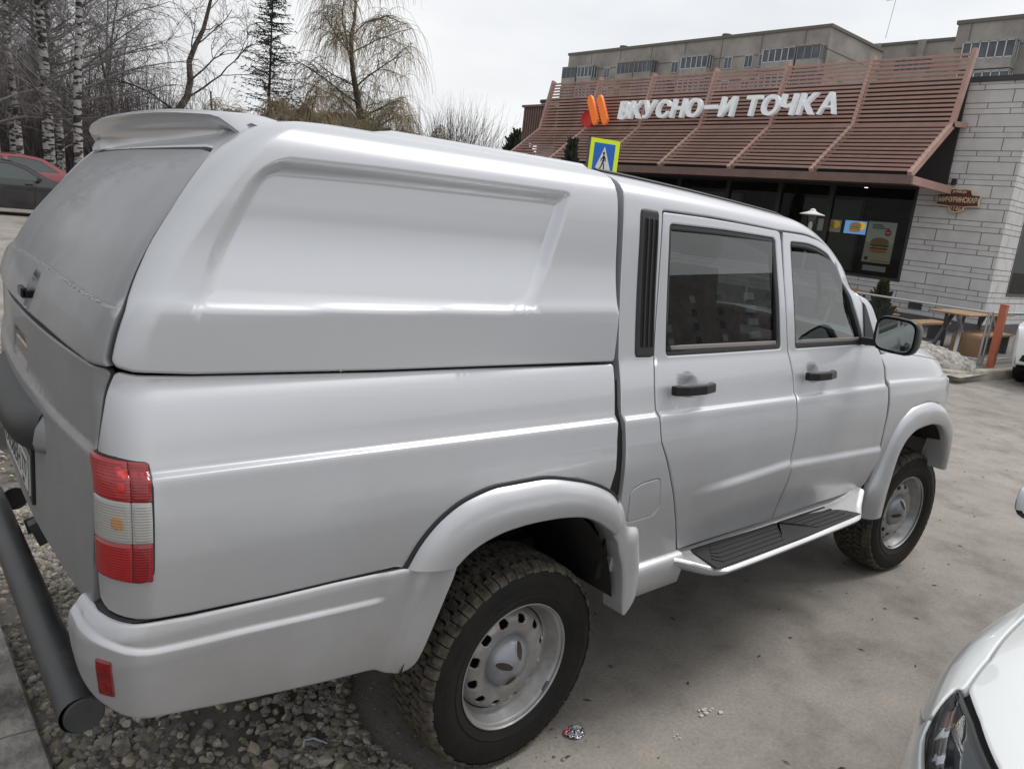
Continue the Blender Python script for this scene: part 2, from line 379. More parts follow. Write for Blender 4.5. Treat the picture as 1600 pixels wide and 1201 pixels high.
# door wedge line is added by feature function in the panel builder
_cy=pch([1.37,1.40,1.50,1.548,1.556,1.566,1.60,1.69,1.80,1.88,1.93,1.99,2.06,2.16,2.34,2.85],
        [.874,.873,.868,.864,.861,.854,.842,.822,.808,.797,.785,.747,.68,.58,.40,-.11])
_cz=pch([1.37,1.40,1.80,1.88,1.93,1.99,2.06,2.16,2.34,2.745],[1.37,1.40,1.80,1.880,1.927,1.972,1.992,2.003,2.012,2.018])
_cx=pch([1.37,1.44,1.50,1.556,1.65,1.75,1.89,1.94,1.99,2.06,2.16,2.34,2.745],
        [-.005,.0,.014,.035,.08,.15,.265,.32,.39,.50,.66,.95,1.5])
def MK(s,t):
    "canopy: s along the plan contour, t = height, then arc length over the roof"
    s=np.asarray(s,float);t=np.asarray(t,float);x,y=contour(s,rc=.09)
    fx=1-_cx(t)/1.5
    return np.stack([.25+(x-.25)*fx,y*_cy(t)/WR,_cz(t)+0*x],-1)
# cab roof: t continues past 1.86 as arc length
_ry=pch([1.375,1.385,1.40,1.60,1.85,1.88,1.93,1.98,2.04,2.12,2.30,2.74],[.872,.868,.865,.834,.802,.797,.787,.755,.70,.62,.44,0])
_rz=pch([1.375,1.385,1.40,1.60,1.85,1.88,1.93,1.98,2.04,2.12,2.30,2.74],[1.375,1.385,1.40,1.60,1.85,1.88,1.927,1.962,1.983,1.996,2.008,2.018])
def rdrop(x):
    q=np.maximum(x-.3,0);return .022*q+.012*q**2+.55*np.maximum(x-1.55,0)**2
def MC(s,t):
    "greenhouse and cab roof"
    s=np.asarray(s,float);t=np.asarray(t,float)
    z=_rz(t);z0=z;z=z-rdrop(s)*ss(1.55,1.95,z);f=1-.085*ss(.4,2.0,s)*ss(1.35,2.0,z0)
    return np.stack([s,-_ry(t)*f,z],-1)
_ny=pch([.40,.50,.62,.80,.93,1.03,1.11,1.17,1.200,1.206,1.210,1.213,1.225,1.28,1.33,1.37,1.41,1.46,1.60,2.27],
        [.90,.915,.934,.958,.967,.968,.962,.9505,.9435,.9405,.931,.9255,.921,.905,.885,.862,.83,.785,.65,-.02])
_nz=pch([.40,1.28,1.33,1.37,1.41,1.46,1.60,2.25],[.40,1.28,1.327,1.358,1.381,1.396,1.418,1.455])
def MN(s,t):
    "front wing and bonnet"
    s=np.asarray(s,float);t=np.asarray(t,float);x,y=contour(s)
    w=_ny(t)/WR;q=np.maximum(x-2.3,0);z=_nz(t);z=z-(.10*q**1.5)*ss(1.1,1.4,z)
    g=1-.45*(1-np.clip(w,0,1))*ss(2.3,3.4,x)
    return np.stack([2.3+(x-2.3)*g,y*w,z],-1)
_qz=[.40,.50,.62,.80,.93,1.03,1.11,1.17,1.200,1.206,1.210,1.213,1.225,1.30,1.375]
_sy=pch(_qz+[1.385,1.40,1.60,1.85,1.88,1.93,1.98,2.04,2.12,2.30,2.74],[.90,.915,.934,.958,.967,.968,.962,.9505,.9435,.9405,.931,.9255,.921,.899,.872,.868,.865,.834,.802,.797,.787,.755,.70,.62,.44,0])
_sz=pch(_qz+[1.385,1.40,1.60,1.85,1.88,1.93,1.98,2.04,2.12,2.30,2.74],_qz+[1.385,1.40,1.60,1.85,1.88,1.927,1.962,1.983,1.996,2.008,2.018])
def MS(s,t):
    "whole cab flank and roof"
    s=np.asarray(s,float);t=np.asarray(t,float)
    z=_sz(t);z0=z;z=z-rdrop(s)*ss(1.55,1.95,z);f=1-.085*ss(.4,2.0,s)*ss(1.35,2.0,z0)
    k=np.clip(1-np.abs(t-1.215)/.15,0,1);dz=k*np.clip(crz(s),-.01,.03)
    y=np.where(t<1.4,_sy(t-dz),_sy(t))
    return np.stack([s,-y*f,z],-1)
# rear bumper
_by=pch([.50,.56,.62,.74,.80,.83,.87,.905,.93,.95],[.90,.935,.952,.970,.977,.980,.980,.973,.957,.925])
def MR(s,t):
    s=np.asarray(s,float);t=np.asarray(t,float);x,y=contour(s,xr=-1.30,rc=.12,w=.985)
    w=_by(t)
    return np.stack([x+(.985-w)*ss(0,1,(-.9-x)/.3),y*w/.985,t+0*x],-1)
# nose of the small white car: it faces -x, its flank is at +y
_we=np.linspace(0,1,61)
_wx=1.0-1.34*np.cos(_we*np.pi/2)**(2/2.7);_wy=np.sin(_we*np.pi/2)**(2/2.7)
_ws=np.r_[0,np.cumsum(np.hypot(np.diff(_wx),np.diff(_wy)*.86))]
SW=float(_ws[-1])
_wxf=pch(np.r_[_ws[:-1],SW,SW+.4,SW+.8],np.r_[_wx[:-1],1.0,1.4,1.8]);_wyf=pch(np.r_[_ws[:-1],SW,SW+.4,SW+.8],np.r_[_wy[:-1],1,1,1])
_ww=pch([.20,.30,.45,.55,.62,.68,.72,.75,.78,.84,.95,1.15,1.62],[.80,.85,.875,.872,.868,.855,.835,.805,.775,.72,.62,.44,.0])
_wzz=pch([.20,.68,.72,.75,.78,.84,.95,1.15,1.62],[.20,.68,.718,.742,.758,.782,.812,.845,.870])
def MW(s,t):
    s=np.asarray(s,float);t=np.asarray(t,float)
    x=np.where(s<SW,_wxf(s),1.0+(s-SW));y=np.where(s<SW,_wyf(s),1.0)
    w=_ww(t);z=_wzz(t);k=w/.875
    X=1.9+(x-1.9)*(.62+.38*k);fl=.045*np.exp(-((X-.78)/.33)**2)*ss(.80,.55,z)*(y>.0)*y
    Z=z+.02+.08*ss(.5,.75,z)*(1-np.exp(-np.maximum(X+.12,0)/.9))*1.25
    return np.stack([X,-2.785+y*(w+fl),Z],-1)
# ------------------------------------------------------------------ the pickup truck
T = thing('pickup_truck', 'silver double cab pickup truck with a raised hard canopy, parked on the gravel edge', 'pickup truck')
arch_r = [(-.537,.884),(-.499,.946),(-.433,1.010),(-.351,1.051),(-.239,1.071),(-.090,1.072),(.078,1.045),(.200,1.003),(.245,.975)]
bed_out = [(-1.318,.994),(-1.304,.945),(-1.261,.928),(-1.196,.918),(-1.087,.909),(-.897,.901),(-.732,.899),(-.56,.895)]+arch_r+[
    (.262,1.05),(.261,1.141),(.272,1.222),(.290,1.380),(-.30,1.391),(-.60,1.396),(-1.06,1.411),(-1.17,1.418),(-1.212,1.424),(-1.240,1.371),(-1.279,1.264),(-1.305,1.12)]
CO = (-.045, -.030, -.018, -.010, -.005, -.002, .0005, .003, .0055, .010, .020, .032)
CB = (lambda s: 1.2085+np.clip(crz(s), -.01, .03), CO)
panel('bed_side', MB, bed_out, SILVER, T, step=.022, r=.012, bands=[CB])
# dark inner skins so that no gap shows daylight
def cut(o): return o
panel('inner_shell', MB, [(-1.40,.95),(-1.2,.93),(-.56,.90)]+arch_r+[(.36,.93),(.36,1.33),(-1.1,1.38),(-1.40,1.38)], DARK, T, off=-.018, step=.08, roll=0, depth=.01)
panel('inner_shell', MS, [(.30,.62),(2.26,.64),(2.30,.9),(2.30,1.34),(2.25,1.37),(.34,1.37),(.30,1.2)], DARK, T, off=-.022, step=.08, roll=0, depth=.01)
# canopy
pout = [(-1.085,1.558),(-1.100,1.66),(-1.118,1.764),(-1.128,1.835),(-1.118,1.875),(-1.079,1.898),(-.774,1.905),(-.257,1.909),(.02,1.910),(.040,1.898),(.022,1.830),(-.025,1.675),(-.07,1.590),(-.115,1.552),(-.19,1.535)]
def canfeat(s, t):
    d = sdf_in(s, t, pout_r); f = -(.002+.022*ss(1.545, 1.76, t))*ss(-.002, .046, d)
    f = f-.004*ss(-.003, .003, t-(1.545-.018*(s+1.2)/1.05))*ss(.10, 0, t-1.55)*0
    f = f+.011*ss(2.09, 2.115, t)*ss(-1.02, -.96, s)
    return f
pout_r = [tuple(p) for p in rnd(pout, .03, .02)]
def ring(poly, d): return [tuple(p) for p in offset_loop(np.array(poly), d)]
can_out = [(.287,1.389),(.293,1.60),(.30,1.90),(.30,2.725),(-2.174,2.725),(-2.174,1.905),(-1.40,1.905),(-1.330,1.900),(-1.290,1.85),(-1.262,1.76),(-1.240,1.65),(-1.231,1.552),(-1.226,1.45),(-1.215,1.437),(-1.18,1.428),(-1.06,1.418),(-.59,1.404)]
ex = [rnd(ring(pout_r, d), .0, .012) for d in (-.012, -.002, .006, .015, .025, .036, .046, .056)]
panel('canopy', MK, can_out, SILVER, T, step=.028, r=.012, feat=canfeat, extra=ex, depth=.03)
def M_(): return Mesh()
# bulkheads of canopy, bed and cab
def bulkhead(name, fn, s, t0, t1, x, m, off=.02, n=40):
    t = np.linspace(t0, t1, n); P = fn(np.full(n, s), t); P = np.stack([np.full(n, x), P[:, 1]+off*np.clip(-P[:, 1]/.5, 0, 1), P[:, 2]-off*.6], 1)
    V = list(P)+[p*[1, -1, 1] for p in P[::-1]]; mk(name, V, [tuple(range(len(V)))], m, T)
bulkhead('canopy_bulkhead', MK, .25, 1.39, 2.70, .272, SILVER)
bulkhead('cab_rear_wall', MS, .33, 1.02, 2.74, .325, SILVER)
# tailgate and hatch (full width across the rear face)
SC = -2.170
def mir(pts, c=SC): return [(2*c-s, t) for s, t in reversed(pts)]
tgr = [(-1.322,.905),(-1.322,.994),(-1.309,1.12),(-1.284,1.264),(-1.247,1.371),(-1.224,1.418),(-1.232,1.428)]
def gatefeat(s, t):
    f = .010*ss(.006, -.018, t-(1.262+.012*ss(-1.4, -2.17, s)))
    f = f-.022*np.clip(1-(((s-SC)/.15)**4+((t-1.325)/.045)**4), 0, 1)**.5
    f = f-.012*ss(.30, .29, np.abs(s-SC))*ss(.93, .94, t)*ss(1.13, 1.12, t)
    return f
gx = [[(s, 1.262+dz) for s in np.arange(-1.3, -3.05, -.02)] for dz in (-.02, -.01, .0, .008)]
gx += [[(SC+dx, 1.325+dz) for dx in np.arange(-.17, .171, .01)] for dz in np.arange(-.05, .051, .01)]
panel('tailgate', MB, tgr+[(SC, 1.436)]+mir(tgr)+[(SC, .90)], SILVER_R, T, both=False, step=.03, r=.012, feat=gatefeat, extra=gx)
hr_ = [(-1.224,1.437),(-1.234,1.45),(-1.239,1.552),(-1.247,1.65),(-1.269,1.76),(-1.298,1.85),(-1.330,1.892),(-1.42,1.90)]
KC = -2.174
def hatchfeat(s, t):
    hl = 1.552+.020*ss(-1.24, -2.1, s)*ss(-3.1, -2.24, s)
    f = .012*ss(.003, -.003, t-hl)-.020*np.clip(1-(((s-KC-.20)/.065)**4+((t-1.500)/.045)**4), 0, 1)**.5
    return f
hx = [[(s, 1.552+.020*float(ss(-1.24, -2.1, s)*ss(-3.1, -2.24, s))+dz) for s in np.arange(-1.26, -3.09, -.015)] for dz in (-.010, -.004, 0, .004, .010)]
hx += [[(KC+.20+dx, 1.50+dz) for dx in np.arange(-.09, .091, .01)] for dz in np.arange(-.05, .048, .01)]
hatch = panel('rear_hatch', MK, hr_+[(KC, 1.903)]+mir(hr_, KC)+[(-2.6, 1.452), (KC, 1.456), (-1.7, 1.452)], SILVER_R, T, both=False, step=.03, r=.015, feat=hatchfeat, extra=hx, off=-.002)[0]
panel('inner_shell', MK, [(-1.20,1.40),(-1.20,1.89),(-3.15,1.89),(-3.15,1.40)], DARK, T, both=False, off=-.05, step=.1, roll=0, depth=.0)
panel('inner_shell', MB, [(-1.25,.92),(-1.25,1.44),(-3.09,1.44),(-3.09,.92)], DARK, T, both=False, off=-.05, step=.1, roll=0, depth=.0)
# road grime caught on the hatch ledge
g = M_(); rr = random.Random(3)
for k in range(330):
    s = rr.uniform(-3.05, -1.30); t = 1.552+.020*float(ss(-1.24, -2.1, s)*ss(-3.1, -2.24, s))+rr.uniform(-.003, .006)
    p = MK(np.array([s]), np.array([t]))[0]; q = rr.uniform(.0010, .0024)
    g.box((p[0]-.008, p[1], p[2]+.001), (q*2, q*2.5, q), rz=rr.random()*3)
g.build('grit_line', mat('pale_grit', (.48, .485, .48), .8), hatch)
# handles, light, garnish and plate on the rear
h = M_(); h.box((-1.245, -.19, 1.493), (.03, .045, .05)); h.box((-1.272, -.17, 1.496), (.05, .03, .022)); h.box((-1.292, -.15, 1.500), (.014, .07, .026))
h.build('hatch_handle', GLOSSB, hatch, bevel=.004)
TGX = -1.285
amber = mat('dark_amber_lens', (.22, .09, .045), .15, var=.3, vs=30, coat=1)
h = M_(); h.box((TGX+.008, -.03, 1.325), (.012, .25, .042)); h.build('high_brake_light', amber, T, bevel=.004)
gp = [(0, 0), (-.060, .0), (-.070, .022), (-.060, .058), (-.03, .088), (0, .096)]
g = M_()
n = 24; rows = []
for i in range(n+1):
    y = -.42+.84*i/n; k = 1-.75*abs(y/.42)**5
    rows.append([(TGX+a*k, y, 1.138+b) for a, b in gp])
V, F = loft(rows); g.add(V, [f[::-1] for f in F]); g.add(rows[0], [tuple(range(6))]); g.add(rows[-1], [tuple(range(6))[::-1]])
g.build('plate_light_housing', BLACK, T, smooth=True, sharp=40)
g = M_()
rows = [[(TGX+.015+a*.55*(1-q), -(.42+.05*q), 1.138+b*(1-.3*q)) for a, b in gp] for q in (0, .5, 1)]
V, F = loft(rows)
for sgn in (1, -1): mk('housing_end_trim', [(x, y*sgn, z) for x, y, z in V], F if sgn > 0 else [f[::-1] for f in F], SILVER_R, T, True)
g = M_(); g.box((TGX-.004, 0, 1.02), (.016, .56, .150)); pf = g.build('plate_frame', BLACK, T, bevel=.003)
g = M_(); g.box((TGX-.014, 0, 1.022), (.004, .52, .112)); pl = g.build('number_plate', mat('plate_white', (.62, .64, .62), .4, var=.15, vs=40), pf)
g = M_(); g.box((TGX-.0165, 0, 1.022), (.0005, .512, .104)); g.build('plate_border', BLACK, pl)
g = M_(); g.box((TGX-.017, .066, 1.022), (.0005, .370, .098)); g.box((TGX-.017, -.187, 1.022), (.0005, .128, .098)); g.build('plate_field', mat('plate_white_field', (.62, .64, .62), .4, var=.15, vs=40), pl)
g = M_(); put_text(g, 'О058ВН', .1, (TGX-.0178, .245, .988), (0, -1, 0), (0, 0, 1), .0003, 0, width=.345, height=.066); put_text(g, 'О058ВН', .1, (TGX-.0179, .2435, .988), (0, -1, 0), (0, 0, 1), .0003, 0, width=.345, height=.066)
put_text(g, '777', .07, (TGX-.0178, -.135, 1.003), (0, -1, 0), (0, 0, 1), .0003, .0008, width=.10, height=.05)
put_text(g, 'RUS', .03, (TGX-.0178, -.145, .978), (0, -1, 0), (0, 0, 1), .0003, 0, width=.04, height=.014); g.build('plate_characters', GLOSSB, pl)
# tail lamps
lamp = [(-1.297,1.262),(-1.226,1.257),(-1.183,1.250),(-1.160,1.248),(-1.158,1.20),(-1.160,1.02),(-1.168,1.004),(-1.185,1.000),(-1.209,1.002),(-1.271,1.006),(-1.318,1.008),(-1.312,1.13)]
def lensmat(name, col, rough=.12, tr=0):
    m = mat(name, col, rough, coat=1); nt = m.node_tree; b = nt.nodes['Principled BSDF']
    tc = nt.nodes.new('ShaderNodeTexCoord'); wv = nt.nodes.new('ShaderNodeTexWave'); wv.bands_direction = 'Z'; wv.inputs['Scale'].default_value = 55; wv.inputs['Distortion'].default_value = .3
    nt.links.new(tc.outputs['Object'], wv.inputs['Vector']); bp = nt.nodes.new('ShaderNodeBump'); bp.inputs['Strength'].default_value = .25; bp.inputs['Distance'].default_value = .002
    nt.links.new(wv.outputs['Fac'], bp.inputs['Height']); nt.links.new(bp.outputs['Normal'], b.inputs['Normal'])
    if tr: _sock(b, 'Transmission Weight', tr)
    mx = nt.nodes.new('ShaderNodeMixRGB'); mx.inputs[1].default_value = (*[c*.78 for c in col], 1); mx.inputs[2].default_value = (*col, 1); nt.links.new(wv.outputs['Fac'], mx.inputs[0]); nt.links.new(mx.outputs[0], b.inputs['Base Color'])
    return m
REDL = lensmat('red_lens', (.42, .010, .016)); REDL2 = lensmat('deep_red_lens', (.30, .006, .012)); CLRL = lensmat('clear_lens', (.42, .41, .39), .1)
REDR = mat('red_reflector', (.28, .008, .014), .1, coat=1, var=.5, vs=60)
AMB = lensmat('amber_bulb', (.52, .27, .12)); REDB = mat('bright_red_lens', (.60, .02, .022), .2, coat=1)
for o in panel('tail_lamp', MB, lamp, GASK, T, off=.003, step=.02, r=.012):
    sg = 1 if o.data.vertices[0].co.y < 0 else -1
    def band(nm, z0, z1, m, sl, k0=0, k1=0, off=.010, r=.003):
        x0, x1 = (-1.308, -1.164)
        z0f = lambda s: z0-k0*(s-x0)/(x1-x0); z1f = lambda s: z1-k1*(s-x0)/(x1-x0)
        ol = [(sl[0], z0f(sl[0])), (sl[1], z0f(sl[1])), (sl[1], z1f(sl[1])), (sl[0], z1f(sl[0]))]
        q = panel(nm, MB, ol, m, o, both=False, step=.012, r=r, off=off, roll=.004, rw=.008)[0]
        if sg < 0:
            for v in q.data.vertices: v.co.y *= -1
            q.data.flip_normals()
    L_, R_ = (-1.302, -1.2005), (-1.1995, -1.163)
    for sl_, ma, mb in ((L_, REDL, CLRL), (R_, REDL2, CLRL)):
        band('red_lens', 1.177, 1.2585, ma, sl_, .004, .012); band('clear_lens', 1.087, 1.1765, mb, sl_, -.001, .004); band('red_lens', 1.0105, 1.0865, ma, sl_, .006, -.001)
    band('amber_spot', 1.112, 1.148, AMB, (-1.245, -1.210), off=.0105, r=.017)
    band('bright_spot', 1.190, 1.243, REDB, (-1.228, -1.205), off=.0105, r=.010)
# rear bumper with arch extension
bump_out = [(-1.42,.936),(-1.338,.937),(-1.261,.924),(-1.218,.916),(-1.099,.904),(-.900,.898),(-.734,.896),(-.545,.889),(-.372,.872),(-.40,.78),(-.431,.667),(-.455,.575),(-.472,.556),(-.505,.548),(-.60,.592),(-.757,.609),(-.929,.634),(-1.10,.660),(-1.187,.674),(-1.236,.690),(-1.30,.735),(-1.37,.80),(-1.42,.86)]
_bl = pch([-1.45,-1.331,-1.254,-1.222,-1.16,-.948,-.785,-.62,-.3],[.905,.893,.870,.857,.842,.832,.822,.814,.806])
def bumpfeat(s, t):
    d = s-(-.500-(.875-t)*.293)
    return -.009*ss(-.004, .012, t-_bl(s))*ss(-.585, -.625, s)+.010*ss(-.004, .035, d)
panel('rear_bumper', MR, bump_out, SILVER, T, step=.012, r=.02, feat=bumpfeat, bands=[(_bl, (-.016, -.006, .000, .006, .014, .024))], roll=.005, rw=.010, depth=.05)
panel('bumper_gasket', MR, [(-1.40,.925),(-1.40,.955),(-1.261,.945),(-1.218,.938),(-1.099,.924),(-.900,.917),(-.734,.915),(-.60,.908),(-.60,.893),(-.9,.90),(-1.2,.918)], GASK, T, step=.015, off=-.016, roll=.002, depth=.02)
for o in panel('rear_reflector', MR, [(-1.283,.845),(-1.250,.838),(-1.250,.750),(-1.283,.758)], REDR, T, off=.006, step=.02, r=.004, roll=.003): pass
# tubular step bar
t = M_(); t.tube([(-1.245, -.67, .535), (-1.222, .92, .53)], .046, 28, caps=False); bar = t.build('rear_step_tube', GREYT, T, smooth=True)
for sg in (-1, 1):
    t = M_(); t.lathe([(.0001, 0), (.043, 0), (.0462, .003), (.0462, .012)], 28, 'y', (-1.245 if sg < 0 else -1.222, 0, .535 if sg < 0 else .53))
    V = [(x, sg*((.6725 if sg < 0 else .9225)-y), z) for x, y, z in t.v]; mk('end_plate', V, [f if sg < 0 else f[::-1] for f in t.f], GREYT, bar, True, sharp=40)
    t = M_(); t.bar((-1.225, sg*.56, .545), (-1.0, sg*.56, .60), .012, .06); t.build('tube_bracket', GREYT, bar, bevel=.002)
t = M_(); t.bar((-1.22, .40, .58), (-1.02, .40, .66), .05, .09); t.build('tube_bracket', GREYT, bar, bevel=.003)
# wheel arch flares
def flare(name, A, B_, prof, m, ends=True, dup=True, sub=None):
    n = 44; a = resample(A, n); b = resample(B_, n); rows = []
    u = np.linspace(0, 1, len(prof)); pv = pch(u, [p[0] for p in prof]); py = pch(u, [p[1] for p in prof])
    for k in np.linspace(0, 1, 19):
        v = pv(k); q = a*(1-v)+b*v; rows.append(np.stack([q[:, 0], np.full(n, -py(k)), q[:, 1]], 1))
    V, F = loft(rows)
    F = [f[::-1] for f in F]
    c = [i*n for i in range(len(rows))]; d = [i*n+n-1 for i in range(len(rows))]
    o1 = mk(name, V, F+[tuple(c), tuple(d[::-1])], m, T, True, sharp=50)
    o2 = mk(name, V*[1, -1, 1], [f[::-1] for f in F+[tuple(c), tuple(d[::-1])]], m, T, True, sharp=50) if dup else None
    return o1, o2
rfo = [(-.537,.884),(-.499,.946),(-.433,1.010),(-.351,1.051),(-.239,1.071),(-.090,1.070),(.078,1.039),(.205,.995),(.275,.950),(.300,.905)]
rfi = [(-.385,.868),(-.343,.899),(-.278,.925),(-.202,.939),(-.120,.943),(-.030,.940),(.086,.925),(.164,.897),(.237,.852),(.270,.828)]
FP = [(-.02,.945),(.0,.966),(.10,.985),(.30,1.0),(.6,1.008),(.93,1.004),(1.0,.995),(1.02,.975),(1.0,.90)]
flare('rear_wheel_flare', rfo, rfi, FP, SILVER)
k = 14/12
gas = [(x+(x+.1)*.012, z+.007) for x, z in rfo]; gas = [(x*1.0, z) for x, z in gas]
gi = [(x-(x+.1)*.03, z-.012) for x, z in rfo]
flare('flare_gasket', gas, gi, [(0,.955),(.05,.972),(.5,.974),(1,.972)], GASK)
# front section of the rear flare, hanging down behind the wheel well
fo = [(.278,.950),(.318,.925),(.352,.850),(.372,.828),(.428,.812),(.444,.761),(.466,.65),(.470,.56),(.440,.515),(.40,.500)]
fi = [(.262,.835),(.280,.810),(.297,.790),(.306,.765),(.325,.725),(.342,.689),(.356,.63),(.366,.572),(.370,.54),(.378,.505)]
flare('flare_front_section', fo, fi, [(-.02,.93),(0,.955),(.15,.978),(.5,.992),(.95,.992),(1,.985),(1.0,.90)], SILVER)
ffo = [(2.275,.500),(2.268,.621),(2.328,.750),(2.390,.925),(2.465,1.009),(2.592,1.067),(2.775,1.080),(2.936,1.057),(3.09,.987),(3.19,.90),(3.21,.77),(3.20,.66)]
ffi = [(2.42,.497),(2.432,.641),(2.458,.800),(2.518,.888),(2.649,.945),(2.815,.955),(2.958,.935),(3.062,.880),(3.12,.80),(3.14,.74),(3.15,.70),(3.15,.65)]
flare('front_wheel_flare', ffo, ffi, [(-.02,.93),(.0,.958),(.10,.978),(.30,.994),(.6,1.0),(.93,.994),(1.0,.985),(1.02,.965),(1.0,.88)], SILVER)
# wheel well liners
for cx, x0, x1 in ((-.08, .22, 0), (2.80, .75, 0)):
    for sg in (-1, 1):
        rows = []; n = 24
        for y in (.955, .9, .5):
            rows.append([(cx+.44*math.cos(a)*(1.0 if cx < 1 else 1.0), -y*1.0, .45+.52*math.sin(a)) for a in np.linspace(x0, math.pi-.20, n)])
        V, F = loft(rows); V = np.array(V); cb = len(V); V = np.r_[V, [[cx, -.5, .45]]]; F += [(cb, 2*n+i+1, 2*n+i) for i in range(n-1)]
        if sg > 0: V = V*[1, -1, 1]
        mk('wheel_well_liner', V, F, DARK, T, True)
# underbody
u = M_(); u.bx((-1.08, -.45, .60), (3.3, .45, .80)); u.bx((.45, -.80, .56), (2.28, .80, .66)); u.bx((-1.15, -.80, .86), (-.6, .80, .92)); u.tube([(0, -.8, .365), (0, .8, .365)], .045, 12); u.lathe([(.02, -.14), (.14, -.10), (.16, 0), (.14, .10), (.02, .14)], 16, 'y', (0, 0, .365)); u.tube([(3, -.8, .365), (3, .8, .365)], .045, 12)
for y in (-.52, .52): u.bar((-1.1, y, .58), (3.2, y, .56), .07, .12); u.bar((-.55, y, .52), (.55, y, .46), .07, .02)
u.build('chassis', DARK, T)
# cab: fixed side, roof and pillars in one shell
cab_out = [(.335,.652),(.716,.647),(.661,.772),(.596,.912),(.541,1.018),(.487,1.116),(.479,1.221),(.484,1.306),(.497,1.376),(.512,1.629),(.520,1.896),(.813,1.905),(1.339,1.912),(1.384,1.915),(1.666,1.930),(1.83,1.953),(1.965,1.960),(2.045,1.915),(2.072,1.80),(2.095,1.611),(2.220,1.40),(2.262,1.350),(2.33,1.350),(2.285,1.43),(2.17,1.62),(2.095,1.80),(2.03,1.985),(1.985,2.04),(1.965,2.20),(1.955,2.738),(.318,2.738),(.321,1.94),(.318,1.371),(.304,1.222),(.306,1.10),(.315,.90)]
def cabfeat(s, t):
    f = -.006*np.exp(-((t-2.135)/.012)**2)*ss(.34, .40, s)*ss(2.0, 1.93, s)
    return f
FF_ = [tuple(p) for p in rnd([(.352,.960),(.41,.980),(.508,.984),(.530,.87),(.505,.842),(.362,.840)], .022, .02)]
cx_ = [[(s, 2.135+d) for s in np.arange(.33, 2.0, .03)] for d in (-.03, -.018, -.009, 0, .009, .018, .03)]
panel('cab_shell', MS, cab_out, SILVER, T, step=.025, r=.012, depth=.03, feat=cabfeat, extra=cx_, hr=.025, bands=[CB],
      holes=[[(.405,1.886),(.492,1.886),(.499,1.876),(.497,1.402),(.480,1.396),(.407,1.398),(.400,1.410)], FF_])
panel('fuel_flap', MS, ring(FF_, .0022), SILVER, T, both=False, step=.02, r=0, off=.0, roll=.002, rw=.004)
for v_ in panel('side_louvre', MS, [(.403,1.888),(.494,1.888),(.501,1.878),(.499,1.400),(.482,1.394),(.405,1.396),(.398,1.408)], BLACK, T, off=.004, step=.03, r=.012, roll=.004, rw=.01):
    sgn = v_.data.vertices[0].co.y > 0
    for i in range(3):
        a0 = .424+i*.024
        q = panel('louvre_slot', MS, [(a0-.004,1.43),(a0+.007,1.43),(a0+.010,1.86),(a0-.001,1.86)], mat('slot_black', (.004, .004, .004), .9) if i == 0 and not sgn else bpy.data.materials['slot_black'], v_, both=False, off=.0048, step=.05, r=.003, roll=0, depth=0)[0]
        q2 = panel('louvre_rib', MS, [(a0+.009,1.43),(a0+.016,1.43),(a0+.019,1.86),(a0+.012,1.86)], BLACK, v_, both=False, off=.009, step=.05, r=.003, roll=.002, rw=.003, depth=.006)[0]
        if sgn:
            for z in (q, q2):
                for v in z.data.vertices: v.co.y *= -1
                z.data.flip_normals()
# roof seam strips
for sg in (-1, 1):
    s_ = np.linspace(.36, 1.93, 30); P = MS(s_, np.full(30, 2.135)); P = np.stack([P[:, 0], P[:, 1]*-sg*-1*-1 if sg < 0 else P[:, 1]*-1, P[:, 2]+.004], 1)
    P[:, 1] = sg*np.abs(P[:, 1]); m_ = M_(); m_.tube([tuple(p) for p in P], .007, 6); m_.build('roof_drip_strip', GASK, T, smooth=True)
# doors
w1 = [(.563,1.855),(.901,1.866),(1.300,1.874),(1.316,1.860),(1.331,1.619),(1.336,1.396),(.915,1.394),(.566,1.394)]
w2 = [(1.445,1.873),(1.661,1.886),(1.83,1.897),(1.935,1.862),(1.982,1.74),(2.012,1.568),(2.083,1.418),(2.078,1.395),(1.449,1.393)]
d1 = [(.722,.657),(1.012,.656),(1.388,.653),(1.392,.914),(1.396,1.042),(1.395,1.177),(1.404,1.22),(1.405,1.277),(1.389,1.366),(1.385,1.40),(1.372,1.678),(1.362,1.856),(1.353,1.902),(1.335,1.906),(.813,1.898),(.527,1.889),(.519,1.629),(.503,1.376),(.491,1.306),(.486,1.221),(.494,1.116),(.548,1.018),(.603,.912),(.668,.772)]
d2 = [(1.396,.653),(1.794,.662),(2.215,.664),(2.250,.70),(2.275,.878),(2.268,1.081),(2.276,1.203),(2.279,1.276),(2.250,1.345),(2.212,1.400),(2.087,1.611),(2.066,1.80),(2.038,1.905),(1.960,1.950),(1.83,1.943),(1.666,1.920),(1.386,1.907),(1.380,1.856),(1.380,1.678),(1.393,1.40),(1.397,1.366),(1.413,1.277),(1.412,1.22),(1.403,1.177),(1.404,1.042),(1.400,.914)]
def doorfeat(s, t):
    l = np.where(s < 1.395, .905+.034*(s-.70)/.69, .930-.036*(s-1.40)/.88); d = l-t
    f = .014*ss(-.004, .030, d)*(1-ss(.05, .24, d))*ss(.68, 1.0, s)
    for hx_, hw in ((.672, .060), (1.572, .052)):
        f = f-.019*np.clip(1-(((s-hx_)/hw)**2+((t-1.290)/.047)**2), 0, 1)**1.3
    f = f-.003*ss(.004, -.002, np.abs(t-1.3775)-.001)
    return f
dx_ = []
WB = (lambda s: np.where(s < 1.395, .905+.034*(s-.70)/.69, .930-.036*(s-1.40)/.88), (-.045, -.034, -.026, -.018, -.010, -.002, .006, .014))
for c_, w_ in ((.672, .07), (1.572, .062)): dx_ += [[(c_+a, 1.29+b) for a in np.arange(-w_, w_, .006)] for b in np.arange(-.052, .053, .006)]
